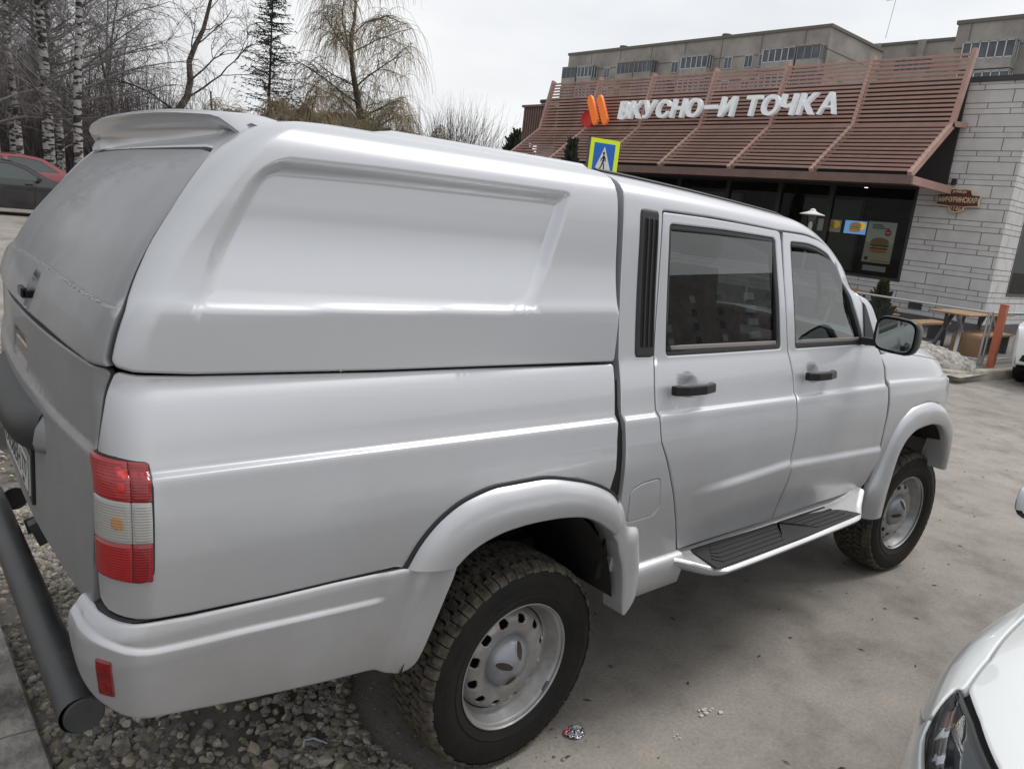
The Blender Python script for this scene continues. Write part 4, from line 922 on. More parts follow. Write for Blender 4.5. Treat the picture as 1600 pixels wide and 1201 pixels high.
# raised terrace with a pale kerb round its edge
tb = [(11.2,60),(11.0,20),(11.0,6),(11.0,3.2),(11.05,2.35),(11.35,1.95),(12.0,1.75),(13.2,1.58),(15,1.35),(18,1.15),(23,1.0),(60,1.0)]
tb = [tuple(p) for p in rnd(tb+[(60, 60)], .35, .5)]
ins = [tuple(p) for p in offset_loop(np.array(tb), .17)]
PAVE = bpy.data.materials.new('terrace_paving'); PAVE.use_nodes = True; nt = PAVE.node_tree; b = nt.nodes['Principled BSDF']; br = nt.nodes.new('ShaderNodeTexBrick'); tc = nt.nodes.new('ShaderNodeTexCoord'); nt.links.new(tc.outputs['Object'], br.inputs['Vector'])
br.inputs['Scale'].default_value = 2.2; br.inputs['Color1'].default_value = (.20, .195, .19, 1); br.inputs['Color2'].default_value = (.15, .148, .15, 1); br.inputs['Mortar'].default_value = (.08, .078, .075, 1); br.inputs['Mortar Size'].default_value = .015
nt.links.new(br.outputs[0], b.inputs['Base Color']); b.inputs['Roughness'].default_value = .8
g = Mesh(); k = len(ins); g.add([(x, y, .150) for x, y in ins], [tuple(range(k)) if area(np.array(ins)) > 0 else tuple(range(k))[::-1]]); o = g.build('terrace', PAVE); o['kind'] = 'structure'
g = Mesh(); A = np.array(tb); 
KP = mat('pale_kerb', (.52, .47, .385), .85, var=.35, vs=3, bump=.4, bs=20, col2=(.28, .255, .22))
t_ = np.roll(A, -1, 0)-np.roll(A, 1, 0); t_ /= np.linalg.norm(t_, axis=1)[:, None]; nn_ = np.stack([-t_[:, 1], t_[:, 0]], 1)*(1 if area(A) > 0 else -1)
rows = [[(*(p+n*a), z) for p, n in zip(A, nn_)] for a, z in ((0, -.02), (.006, .13), (.025, .156), (.17, .158), (.178, .10))]
V, F = loft(rows, True); F = F if area(A) < 0 else [f for f in F]; o = mk('terrace_kerb', V, F, KP, None, True, sharp=40); o['kind'] = 'structure'
for i in range(10):     # dark joints between kerbstones
    pass
# dust drifts along the kerb
# ------------------------------------------------------------------ restaurant
def wall_mat():
    m = bpy.data.materials.new('grey_stone_planks'); m.use_nodes = True; nt = m.node_tree; N = nt.nodes; L = nt.links; b = N['Principled BSDF']
    tc = N.new('ShaderNodeTexCoord'); sx = N.new('ShaderNodeSeparateXYZ'); L.new(tc.outputs['Object'], sx.inputs[0])
    ad = N.new('ShaderNodeMath'); ad.operation = 'ADD'; L.new(sx.outputs['X'], ad.inputs[0]); L.new(sx.outputs['Y'], ad.inputs[1])
    # vary course heights: warp z by a saw of its own
    w1 = N.new('ShaderNodeMath'); w1.operation = 'MULTIPLY'; w1.inputs[1].default_value = 2*math.pi/.54; L.new(sx.outputs['Z'], w1.inputs[0])
    w2 = N.new('ShaderNodeMath'); w2.operation = 'SINE'; L.new(w1.outputs[0], w2.inputs[0]); w3 = N.new('ShaderNodeMath'); w3.operation = 'MULTIPLY_ADD'; w3.inputs[1].default_value = .055; L.new(w2.outputs[0], w3.inputs[0]); L.new(sx.outputs['Z'], w3.inputs[2])
    cb = N.new('ShaderNodeCombineXYZ'); L.new(ad.outputs[0], cb.inputs['X']); L.new(w3.outputs[0], cb.inputs['Y'])
    br = N.new('ShaderNodeTexBrick'); L.new(cb.outputs[0], br.inputs['Vector']); br.inputs['Scale'].default_value = 1; br.inputs['Brick Width'].default_value = 1.02; br.inputs['Row Height'].default_value = .18
    br.inputs['Mortar Size'].default_value = .011; br.inputs['Mortar Smooth'].default_value = .2; br.inputs['Color1'].default_value = (.66, .65, .645, 1); br.inputs['Color2'].default_value = (.60, .59, .585, 1); br.inputs['Mortar'].default_value = (.22, .21, .205, 1); br.offset = .37; br.squash = .72; br.squash_frequency = 3; br.offset_frequency = 2
    n = N.new('ShaderNodeTexNoise'); n.inputs['Scale'].default_value = 3; n.inputs['Detail'].default_value = 8; L.new(tc.outputs['Object'], n.inputs['Vector'])
    mr = N.new('ShaderNodeMapRange'); mr.inputs['To Min'].default_value = .78; mr.inputs['To Max'].default_value = 1.2; L.new(n.outputs['Fac'], mr.inputs['Value'])
    mx = N.new('ShaderNodeMixRGB'); mx.blend_type = 'MULTIPLY'; mx.inputs[0].default_value = 1; L.new(br.outputs['Color'], mx.inputs[1]); L.new(mr.outputs[0], mx.inputs[2]); L.new(mx.outputs[0], b.inputs['Base Color'])
    bp = N.new('ShaderNodeBump'); bp.invert = True; bp.inputs['Distance'].default_value = .02; bp.inputs['Strength'].default_value = .8; L.new(br.outputs['Fac'], bp.inputs['Height']); L.new(bp.outputs[0], b.inputs['Normal']); b.inputs['Roughness'].default_value = .8
    return m
WALL = wall_mat(); FRAME = mat('window_frame_black', (.022, .023, .026), .4); TERRA = mat('terracotta_metal', (.52, .33, .28), .55, var=.22, vs=1.5); TERRA2 = mat('brown_soffit', (.215, .135, .115), .6, var=.2, vs=2)
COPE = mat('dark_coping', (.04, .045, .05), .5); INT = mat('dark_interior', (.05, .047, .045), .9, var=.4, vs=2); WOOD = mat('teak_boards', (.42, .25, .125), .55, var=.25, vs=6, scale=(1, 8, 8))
B = thing('restaurant', 'grey stone clad fast food restaurant with a terracotta slatted awning', 'restaurant', loc=(0, 0, 0))
XW, YC, ZT = 19.0, 4.0, 6.0
WY0, WY1, WZ0, WZ1 = 6.1, 19.2, 1.17, 3.56
g = Mesh()
g.bx((XW, YC+.0, .43), (XW+.3, WY0, ZT)); g.bx((XW, WY0, .43), (XW+.3, WY1, WZ0)); g.bx((XW, WY0, WZ1), (XW+.3, WY1, ZT)); g.bx((XW, WY1, .43), (XW+.3, 20.6, ZT))
g.bx((XW+.3, YC, .43), (20.2, YC+.3, ZT)); g.bx((20.2, YC, .43), (24.5, YC+.3, 1.13)); g.bx((20.2, YC, 3.3), (24.5, YC+.3, ZT)); g.bx((24.5, YC, .43), (34, YC+.3, ZT)); g.bx((33.7, YC+.3, .43), (34, 20.6, ZT))
wl = g.build('wall', WALL, B)
g = Mesh(); g.bx((XW-.03, YC-.03, .14), (34, 20.6, .428)); g.build('plinth', mat('dark_plinth', (.10, .10, .105), .7, var=.2, vs=3), B)
g = Mesh(); g.bx((XW-.04, YC-.04, ZT), (34.04, 20.64, ZT+.12)); g.build('roof_coping', COPE, B)
g = Mesh(); g.bx((XW+.3, YC+.3, 5.7), (33.7, 20.5, 5.8)); g.bx((23, 8, 5.8), (27, 12, 6.4)); g.build('roof', COPE, B)
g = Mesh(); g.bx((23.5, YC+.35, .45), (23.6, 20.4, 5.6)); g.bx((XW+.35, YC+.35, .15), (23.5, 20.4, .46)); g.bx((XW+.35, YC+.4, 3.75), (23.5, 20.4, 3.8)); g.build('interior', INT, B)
RG = glassmat('shopfront_glass', (.78, .81, .81), .45, ior=1.35)
def window(y0, y1, z0, z1, x=XW, side=False):
    g = Mesh(); t = .07
    P = (lambda a, b: g.bx((x-.012, a[0], a[1]), (x+.12, b[0], b[1]))) if not side else (lambda a, b: g.bx((a[0], YC-.012, a[1]), (b[0], YC+.12, b[1])))
    P((y0, z0), (y1, z0+t)); P((y0, z1-t), (y1, z1)); P((y0, z0+t), (y0+t, z1-t)); P((y1-t, z0+t), (y1, z1-t))
    f = g.build('window', FRAME, B); q = Mesh()
    if not side: q.add([(x+.05, y0+t, z0+t), (x+.05, y1-t, z0+t), (x+.05, y1-t, z1-t), (x+.05, y0+t, z1-t)], [(0, 3, 2, 1)])
    else: q.add([(y0+t, YC+.05, z0+t), (y1-t, YC+.05, z0+t), (y1-t, YC+.05, z1-t), (y0+t, YC+.05, z1-t)], [(0, 1, 2, 3)])
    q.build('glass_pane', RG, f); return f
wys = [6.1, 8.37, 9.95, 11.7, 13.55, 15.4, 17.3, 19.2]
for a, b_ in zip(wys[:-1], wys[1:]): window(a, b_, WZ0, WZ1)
window(20.2, 22.3, 1.13, 3.3, side=True); window(22.3, 24.5, 1.13, 3.3, side=True)
# ceiling lights inside
EM = mat('warm_spot', (1, .9, .7), emit=(1, .85, .6), es=4)
for i, (x, y) in enumerate([(20.2, 6.9), (20.9, 8.0), (21.6, 6.6), (20.2, 9.4), (21.2, 10.6), (22.2, 9.0), (20.6, 12.4), (21.9, 13.6), (20.2, 15.0), (21.5, 16.6)]):
    g = Mesh(); g.lathe([(.0001, 3.74), (.05, 3.73), (.06, 3.75)], 10, 'z', (x, y, 0)); g.build('ceiling_spot', EM, B)
# green-grey wall panels and counter inside
g = Mesh(); g.bx((23.2, 5, 1.2), (23.4, 7.4, 3.6)); g.bx((23.2, 9.5, 1.2), (23.4, 11.5, 3.4)); g.bx((23.2, 14, 1.2), (23.4, 16, 3.4)); g.build('wall_panels', mat('sage_panel', (.16, .19, .15), .6), B)
# awning: fascia beam with rafters and slats
prof = [(16.6, 3.62), (18.22, 4.90), (18.62, 6.60)]
Y0, SP, NR = 5.35, 2.375, 7; Y1 = Y0+SP*(NR-1)
g = Mesh(); g.bx((16.56, Y0-.06, 3.40), (16.66, Y1+.06, 3.60)); g.bx((16.66, Y0+.02, 3.56), (18.98, Y1, 3.60)); aw = g.build('awning', TERRA2, B, bevel=.008)
for k in range(NR):
    y = Y0+SP*k; r = Mesh(); r.bar((16.55, y, 3.60), (18.24, y, 4.93), .10, .16); r.bar((18.20, y, 4.86), (18.62, y, 6.66), .10, .16)
    if k in (0, NR-1): r.bar((16.62, y, 3.50), (18.98, y, 3.50), .12, .18); r.bar((18.3, y, 4.95), (18.98, y, 5.02), .10, .12)
    r.build('rafter', TERRA, aw, bevel=.006)
g = Mesh(); g.bx((18.90, Y0+.1, 3.62), (18.97, Y1-.1, 5.98)); g.bx((16.70, Y0+.1, 3.604), (18.90, Y1-.1, 3.62)); g.build('awning_backing', mat('awning_backing_dark', (.030, .026, .026), .8), aw)
sl = None
def slat(x, z, tilt):
    global sl
    if sl is None:
        g = Mesh(); g.box((0, 0, 0), (.05, Y1-Y0, .058)); sl = g.build('slat', TERRA, aw, bevel=.004); o = sl
    else: o = sl.copy(); COL.objects.link(o)
    o.location = (x, (Y0+Y1)/2, z); o.rotation_euler = (0, tilt, 0)
for i in range(12):
    f = (i+.5)/12; slat(16.6+1.62*f-.06, 3.62+1.28*f+.04, R(-8))
for i in range(16):
    f = (i+.4)/16; slat(18.22+.40*f-.07, 4.90+1.70*f, R(-8))
g = Mesh()
for i in range(9): g.bx((18.4+i*.001, 19.75+i*.13, 4.55), (18.48+i*.001, 19.83+i*.13, 5.75))
g.bx((18.35, 19.6, 5.75), (20.4, 20.95, 5.83)); g.bx((18.5, 19.7, 4.5), (20.3, 20.9, 5.75)); g.build('roof_screen', TERRA2, B)
g = Mesh(); g.bx((19.4, 19.2, 5.83), (20.4, 19.9, 6.05)); g.build('roof_vent', mat('pale_metal', (.5, .5, .48), .5), B)
# illuminated letters and emblem
LW = mat('letter_white', (.80, .83, .85), .35, emit=(.9, .95, 1), es=.12); LG = mat('letter_side', (.45, .46, .47), .5)
G = thing('roof_lettering', 'large white cyrillic letters with an orange and red emblem standing on the awning', 'shop sign', loc=(17.9, 11.7, 5.15))
txt = 'ВКУСНО–И ТОЧКА'
def L3(p): return Vector(p)-G.location
cur = 0; items = []
for ch in txt:
    if ch == ' ': cur += .40; continue
    if ch == '–': items.append(('–', cur+.10, .60)); cur += .62+.16; continue
    V, F = text_geo(ch, 1, .1, 0 if ch == 'В' else .010 if ch == 'А' else .027, .13); xs_ = [v.x for v in V]; w_ = max(xs_)-min(xs_); items.append((ch, cur, w_)); cur += w_+.030
tot = cur; YL, YR = 15.50, 8.05; kx = (YL-YR)/tot
for ch, c0, w_ in items:
    g = Mesh(); o_ = L3((17.86, YL-c0*kx, 5.155))
    if ch == '–': g.bx((o_.x-.05, o_.y-w_*kx, o_.z+.22), (o_.x+.10, o_.y, o_.z+.33)); g.build('dash', LW, G, bevel=.01); continue
    if ch == 'В':
        for q, (a_, b_) in enumerate(((0, 0), (.03, 0), (.06, 0), (.03, .012))): put_text(g, ch, 1, o_+Vector((-.001*q, -a_, b_)), (0, -1, 0), (0, 0, 1), .07+.001*q, 0, .13, width=w_*kx-.06, height=.54-b_*2)
    else: put_text(g, ch, 1, o_, (0, -1, 0), (0, 0, 1), .07, .010 if ch == 'А' else .027, .13, width=w_*kx, height=.54)
    g.build('letter', LW, G)
OR = mat('emblem_orange', (.92, .20, .03), .4, emit=(1, .25, .05), es=.15); RD = mat('emblem_red', (.55, .05, .05), .4, emit=(.8, .1, .1), es=.06)
for dy in (0, .44):
    g = Mesh(); y = 16.88-dy; pts = [(0, .10), (.04, .0), (.10, -.03), (.16, .0), (.44+.06, .72), (.44, .84), (.36, .90), (.28, .84), (0, .22)]
    pts = [(0, .76), (.06, .90), (.15, .95), (.25, .84), (.62, .16), (.56, .02), (.46, -.04), (.36, .06)] ; g.prism([(a, b) for a, b in pts], L3((17.80, y, 4.98)), (0, -1, 0), (0, 0, 1), .12); g.build('emblem_bar', OR, G, bevel=.03)
g = Mesh(); g.lathe([(.0001, 0), (.25, 0), (.27, .02), (.27, .13)], 28, 'z'); V = [Vector((17.86-c, 16.80+a, 5.17+b))-G.location for a, b, c in g.v]; mk('emblem_dot', V, g.f, RD, G, True, sharp=40)
# posters, screens behind the glass
def burger(g, c, w, mi=1):
    x, y, z = c
    def el(dz, rw, rh, mi): g.add([(x-.004-.0004*mi, y+rw*math.cos(a), z+dz+rh*math.sin(a)*(1 if math.sin(a) > 0 or mi != 1 else .35)) for a in np.linspace(0, 2*math.pi, 21)[:-1]], [tuple(range(20))[::-1]], mi)
    el(.20*w, .44*w, .22*w, 1); el(.10*w, .47*w, .04*w, 4); el(.05*w, .45*w, .06*w, 2); el(-.02*w, .46*w, .03*w, 3); el(-.09*w, .45*w, .06*w, 2); el(-.15*w, .46*w, .03*w, 3); el(-.22*w, .42*w, .07*w, 5)
PM = lambda n, c: mat(n, c, .6)
pmats = [mat('poster_cream', (.50, .46, .33), .6, var=.1, vs=2), PM('bun', (.36, .16, .06)), PM('patty', (.06, .03, .02)), PM('cheese', (.65, .33, .06)), PM('leaf_green', (.10, .22, .04)), PM('bun_base', (.40, .19, .07)), PM('poster_red', (.55, .04, .05)), PM('poster_dark', (.06, .10, .03)), PM('poster_pale', (.62, .66, .58))]
px = XW+.10
g = Mesh(); g.bx((px, 6.49, 1.58), (px+.02, 7.24, 2.64)); g.add([(px-.002, 6.50, 2.10), (px-.002, 7.23, 2.10), (px-.002, 7.23, 2.63), (px-.002, 6.50, 2.63)], [(0, 3, 2, 1)], 8); burger(g, (px-.003, 6.85, 2.0), .56)
g.add([(px-.012, 6.68+.085*math.cos(a), 2.37+.085*math.sin(a)) for a in np.linspace(0, 2*math.pi, 25)[:-1]], [tuple(range(24))[::-1]], 6); g.add([(px-.012, 7.13+.05*math.cos(a), 1.68+.05*math.sin(a)) for a in np.linspace(0, 2*math.pi, 21)[:-1]], [tuple(range(20))[::-1]], 2)
for i, (a, b_) in enumerate(((7.12, 6.86), (7.12, 6.80), (7.12, 6.66))): g.bx((px-.006, b_, 2.545-i*.045), (px-.004, a, 2.570-i*.045), 7)
g.bx((px-.014, 6.63, 2.355), (px-.013, 6.73, 2.385), 8); g.bx((px-.004, 6.52, 1.615), (px-.003, 7.0, 1.64), 5)
tag(g.build('poster', pmats), 'cream poster of a tall double burger behind the rightmost window', 'poster')
g = Mesh(); g.bx((px, 6.56, 1.36), (px+.02, 7.18, 1.50)); tag(g.build('notice_strip', mat('notice_white', (.35, .37, .36), .6)), 'narrow pale notice under the burger poster', 'notice')
def screen(y0, y1, z0, z1, bgc, label, em):
    g = Mesh(); g.bx((px, y0-.02, z0-.02), (px+.05, y1+.02, z1+.02)); s_ = g.build('screen', BLACK); tag(s_, label, 'screen')
    q = Mesh(); ms = [mat('screen_bg', bgc, .5, emit=bgc, es=em)]+[mat('scr_'+str(i), c, .5, emit=c, es=em) for i, c in enumerate([(.36, .16, .06), (.10, .05, .03), (.65, .33, .06), (.10, .22, .04), (.40, .19, .07), (.9, .6, .03)])]
    q.add([(px-.004, y0, z0), (px-.004, y1, z0), (px-.004, y1, z1), (px-.004, y0, z1)], [(0, 3, 2, 1)]); burger(q, (px-.006, (y0+y1)/2, (z0+z1)/2-.02), (z1-z0)*1.1)
    q.add([(px-.005, y0+.14+.11*math.cos(a), z1-.12+.10*math.sin(a)) for a in np.linspace(0, 2*math.pi, 17)[:-1]], [tuple(range(16))[::-1]], 6)
    q.build('picture', ms, s_)
screen(7.28, 7.88, 2.27, 2.61, (.20, .45, .85), 'lit blue menu screen with a burger beside the poster', .38)
screen(7.98, 8.66, 2.27, 2.60, (.32, .27, .26), 'dim grey menu screen left of the lit blue one', .12)
# address plate
AP = thing('address_plate', 'maroon and cream street address plate on the grey stone wall', 'address plate', loc=(XW-.06, 5.10, 3.28))
MAR = mat('maroon_enamel', (.10, .018, .022), .35); CRM = mat('cream_enamel', (.68, .58, .36), .4)
bow = [(-.50, -.13), (-.46, 0), (-.50, .13), (-.30, .145), (-.27, .25), (-.12, .27), (0, .255), (.12, .27), (.27, .25), (.30, .145), (.50, .13), (.46, 0), (.50, -.13), (.25, -.155), (.17, -.165), (.15, -.25), (0, -.30), (-.15, -.25), (-.17, -.165), (-.25, -.155)]
bow = [tuple(p) for p in rnd(bow, .03, .2)]
g = Mesh(); g.prism(bow, (0, 0, 0), (0, -1, 0), (0, 0, 1), .07); g.build('plate_body', CRM, AP)
g = Mesh(); g.prism(ring(bow, .022 if area(np.array(bow)) > 0 else .022), (-.071, 0, 0), (0, -1, 0), (0, 0, 1), .006); pb = g.build('plate_face', MAR, AP)
g = Mesh(); g.prism([(-.16, -.145), (.16, -.145), (.16, -.152), (-.16, -.152)], (-.078, 0, 0), (0, -1, 0), (0, 0, 1), .002)
put_text(g, 'улица', .1, (-.078, .155, .155), (0, -1, 0), (0, 0, 1), .002, .002, width=.31, height=.065)
put_text(g, 'МИЧУРИНСКАЯ', .14, (-.078, .425, -.055), (0, -1, 0), (0, 0, 1), .002, .003, width=.85, height=.13)
put_text(g, '114в', .14, (-.078, .115, -.255), (0, -1, 0), (0, 0, 1), .002, 0, width=.23, height=.095); g.build('plate_writing', CRM, pb)
g = Mesh(); g.box((XW-.06, 5.3, 3.72), (.10, .10, .12)); g.lathe([(.0001, 0), (.04, 0), (.045, .06)], 12, 'x' if False else 'z', (XW-.1, 5.3, 3.62)); tag(g.build('wall_floodlight', BLACK, bevel=.01), 'small dark floodlight on the wall under the awning end', 'floodlight')
g = Mesh(); g.bx((XW-.02, 5.42, .56), (XW-.001, 5.75, .74)); tag(g.build('wall_grille', FRAME), 'small dark vent grille low on the stone wall', 'vent')
# ------------------------------------------------------------------ terrace furniture
STEEL = mat('galvanised_steel', (.45, .46, .47), .35, .8)
def fence_run(p, q, label, nlines=14):
    t = thing('mesh_fence', label, 'fence', 'mesh fence panels round the terrace', loc=(p[0], p[1], .15)); L_ = Vector((q[0]-p[0], q[1]-p[1], 0)); 
    for c in (Vector((0, 0, 0)), L_): g = Mesh(); g.tube([c, c+Vector((0, 0, .92))], .022, 8); g.lathe([(.05, 0), (.05, .012)], 12, 'z', tuple(c), closed=True); g.build('post', STEEL, t, smooth=True, sharp=50)
    g = Mesh(); g.tube([Vector((0, 0, .91)), L_+Vector((0, 0, .91))], .020, 8); g.tube([Vector((0, 0, .10)), L_+Vector((0, 0, .10))], .014, 8); g.build('rail', STEEL, t, smooth=True, sharp=50)
    g = Mesh()
    for i in range(30): z = .13+i*.026; g.bar(Vector((0, 0, z)), L_+Vector((0, 0, z)), .0032, .0032)
    g.build('wire_infill', bpy.data.materials['dark_steel'] if 'dark_steel' in bpy.data.materials else mat('dark_steel', (.08, .08, .085), .5), t); return t
fence_run((13.0, 2.02), (13.05, 4.35), 'mesh fence panel between the red bollard and the small conifer')
fence_run((13.05, 4.40), (13.1, 6.75), 'mesh fence panel running behind the pickup, left of the conifer')
fence_run((13.05, 1.98), (18.9, 1.75), 'mesh fence panel running from the bollard back to the wall, right side')
g = Mesh(); g.box((0, 0, .53), (.11, .11, 1.06)); g.box((0, 0, 1.07), (.12, .12, .02)); g.box((0, 0, .01), (.16, .16, .02)); o = g.build('bollard', mat('bollard_orange', (.48, .14, .075), .5, var=.2, vs=5), bevel=.008); o.location = (13.02, 1.83, .15); tag(o, 'square orange brown post at the corner of the terrace fence', 'post')
def table(x, y, L_, label):
    t = thing('picnic_table', label, 'table', 'wooden terrace tables', loc=(x, y, .15)); g = Mesh(); g.box((L_/2, 0, .745), (L_, .72, .035)); g.build('table_top', WOOD, t, bevel=.012)
    for xx in (.35, L_-.35):
        for sg in (-1, 1): g = Mesh(); g.bar((xx-.28, sg*.22, 0), (xx+.16*1, sg*.10, .725), .06, .05); g.bar((xx+.28, sg*.22, 0), (xx-.16, sg*.10, .725), .06, .05); g.build('leg', STEEL if sg < 0 else mat('dark_steel', (.08, .08, .085), .5) if 'dark_steel' not in bpy.data.materials else bpy.data.materials['dark_steel'], t)
    return t
table(14.0, 3.0, 2.5, 'long timber topped picnic table nearest the orange post'); table(15.2, 6.2, 2.2, 'timber topped table by the window, behind the pickup mirror')
def bench(x, y, L_, wd, label, rz=0):
    t = thing('bench', label, 'bench', 'curved timber terrace benches', loc=(x, y, .15), rz=rz); n = 10; rows = []
    for dy in (-wd/2, wd/2):
        rows.append([(0, dy, 0), (0, dy, .30)]+[(.10*(1-math.cos(a)), dy, .30+.10*math.sin(a)) for a in np.linspace(.2, math.pi/2, 7)]+[(L_, dy, .40), (L_, dy, .36), (.13, dy, .36)]+[(.04, dy, .29), (.04, dy, 0)])
    V, F = loft(rows, True); k = len(rows[0]); mk('seat', V, F+[tuple(range(k)), tuple(range(k, 2*k))[::-1]], WOOD, t)
    for xx in (.16, L_-.1): g = Mesh(); g.box((xx, 0, .18), (.05, wd*.9, .36)); g.build('leg', bpy.data.materials['dark_steel'], t, bevel=.005)
bench(14.35, 2.72, 1.7, .52, 'timber bench with a rounded end nearest the orange post'); bench(14.9, 4.0, 1.6, .42, 'timber bench on the far side of the nearest table'); bench(15.6, 1.92, 1.6, .50, 'timber bench right of the orange post, beside the white car'); bench(15.0, 5.1, 1.5, .42, 'timber bench just right of the small conifer')
# snow bank
rg = np.random.RandomState(3); nn = 90; gx_ = np.linspace(-1.25, 1.25, nn); gy_ = np.linspace(-1.0, 1.0, nn); X, Y = np.meshgrid(gx_, gy_, indexing='ij')
def vnoise(X, Y, seed, f):
    r = np.random.RandomState(seed).rand(64, 64); x = (X*f) % 63; y = (Y*f) % 63; i = x.astype(int); j = y.astype(int); u = sm(x-i); v = sm(y-j); i2 = (i+1) % 64; j2 = (j+1) % 64
    return (r[i, j]*(1-u)+r[i2, j]*u)*(1-v)+(r[i, j2]*(1-u)+r[i2, j2]*u)*v
H = .30*np.clip(1-(X/1.2)**2-(Y/.95)**2, 0, 1)**.8; H = H*(1+.35*(vnoise(X+5, Y+5, 1, 3)-.5))+(vnoise(X+5, Y+5, 2, 9)*.10+vnoise(X+5, Y+5, 3, 22)*.06)*(H > .02)-.04
SN_ = mat('dirty_snow', (.50, .485, .46), .9, var=.75, vs=9, bump=.9, bs=25, col2=(.20, .17, .13), det=10)
V = np.stack([Y*.80+12.1, X*1.3+3.3, H+.15], -1).reshape(-1, 3); F = [(i*nn+j, i*nn+j+1, (i+1)*nn+j+1, (i+1)*nn+j) for i in range(nn-1) for j in range(nn-1)]
tag(mk('snow_pile', V, F, SN_, None, True), 'heap of dirty melting snow on the kerb in front of the fence', 'snow')
# ------------------------------------------------------------------ street lamp, crossing sign, conifers
LT = thing('garden_lamp', 'small lantern with a white conical hat on a post before the shopfront', 'lamp', loc=(15.0, 6.62, .15))
g = Mesh(); g.tube([(0, 0, 0), (0, 0, 1.95)], .035, 12); g.lathe([(.09, 0), (.09, .02), (.035, .04)], 16, closed=True); g.build('post', mat('lamp_grey', (.3, .3, .31), .5), LT, smooth=True, sharp=40)
g = Mesh(); g.lathe([(.27, 2.36), (.265, 2.375), (.12, 2.42), (.065, 2.45), (.06, 2.475), (.03, 2.495), (.0001, 2.50)], 32); g.lathe([(.27, 2.36), (.0001, 2.365)], 32); g.build('lamp_hat', mat('lamp_white', (.80, .80, .78), .4), LT, smooth=True, sharp=40)
g = Mesh(); g.lathe([(.075, 1.98), (.095, 2.36)], 24); q = g.build('lamp_glass', CLEARG, LT, smooth=True); g = Mesh(); g.lathe([(.0001, 2.0), (.03, 2.02), (.045, 2.12), (.03, 2.2), (.0001, 2.22)], 12); g.build('bulb', mat('bulb_white', (.8, .8, .75), .3), LT, smooth=True)
g = Mesh(); g.lathe([(.09, 1.95), (.09, 1.98), (.0001, 1.985)], 20, closed=True); g.build('lamp_collar', bpy.data.materials['lamp_grey'], LT)
# pedestrian crossing sign
ux = Vector((.61, -.20, 0)).normalized(); uz = Vector((0, 0, 1)); O = Vector((9.59, 8.53, 2.50)); nrm = ux.cross(uz)
PS = thing('crossing_sign', 'blue pedestrian crossing sign with a fluorescent yellow green border, above the truck roof', 'road sign', loc=O+ux*.33+Vector((0, 0, -2.5)))
g = Mesh(); g.tube([(0, 0, 0), (0, 0, 3.38)], .035, 12); g.build('post', bpy.data.materials['lamp_grey'], PS, smooth=True)
def pl(pts, d0, th): 
    g = Mesh(); g.prism(pts, O-PS.location+nrm*d0, ux, uz, th); return g
g = pl(rnd([(0, 0), (.66, 0), (.66, .92), (0, .92)], .02, .4), .03, .012); pbd = g.build('sign_panel', mat('fluorescent_yellow', (.68, .86, .02), .45, emit=(.68, .9, .02), es=.10), PS)
g = Mesh(); g.prism([(-.012, -.01), (.0, -.01), (.0, .93), (-.012, .93)], O-PS.location+nrm*-.03, ux, uz, .09); g.prism([(0, 0), (.66, 0), (.66, .92), (0, .92)], O-PS.location+nrm*-.03, ux, uz, .055); g.build('sign_back', mat('sign_back_grey', (.10, .105, .11), .5), PS)
g = pl(rnd([(.095, .20), (.565, .20), (.565, .84), (.095, .84)], .01, .4), .0425, .002); g.build('blue_field', mat('sign_blue', (.015, .16, .62), .4), pbd)
g = pl([(.135, .30), (.525, .30), (.33, .78)], .045, .002); g.build('white_triangle', mat('sign_white', (.8, .8, .8), .4), pbd)
g = Mesh(); o0 = O-PS.location+nrm*.0475
def pp(pts): g.prism(pts, o0, ux, uz, .001)
g.prism([(.325+.024*math.cos(a), .655+.028*math.sin(a)) for a in np.linspace(0, 2*math.pi, 17)[:-1]], o0, ux, uz, .001)
pp([(.315, .62), (.345, .625), (.355, .52), (.330, .46), (.300, .47), (.312, .54)]); pp([(.318, .60), (.270, .545), (.268, .50), (.285, .50), (.288, .535), (.32, .57)]); pp([(.345, .61), (.375, .565), (.385, .505), (.370, .50), (.358, .55), (.335, .58)])
pp([(.330, .475), (.355, .46), (.372, .33), (.350, .33), (.335, .42)]); pp([(.302, .48), (.325, .46), (.300, .39), (.262, .33), (.242, .345), (.278, .40)])
for a in (.155, .285, .40): pp([(a, .305), (a+.045, .305), (a+.052, .335), (a+.016, .335)])
g.build('walking_figure', GLOSSB, pbd)
# conifers made of many small sprays
def conifer(name, label, loc, h, w, m, n=1400, seed=1, group=None, leaf=.05, cat='conifer'):
    t = thing(name, label, cat, group, loc=loc); rg = random.Random(seed); g = Mesh(); g.tube([(0, 0, 0), (0, 0, h*.95)], [.03*h/1.5, .005], 7); g.build('trunk', BARK, t)
    g = Mesh()
    for i in range(n):
        z = h*(.04+.96*rg.random()**1.25); r = w*(1-z/h)**.75*(.35+.75*rg.random())*(1+.3*math.sin(z*23+rg.random())); a = rg.random()*6.283; p = Vector((r*math.cos(a), r*math.sin(a), z))
        d = Vector((math.cos(a), math.sin(a), .9+rg.random())).normalized(); s_ = d.cross(Vector((rg.random()-.5, rg.random()-.5, rg.random()-.5))).normalized(); l = leaf*(.6+rg.random()); 
        g.add([p-s_*l*.22, p+s_*l*.22, p+d*l+s_*l*.08, p+d*l-s_*l*.08], [(0, 1, 2, 3)], 0 if rg.random() < .7 else 1)
    g.build('crown', m, t); return t
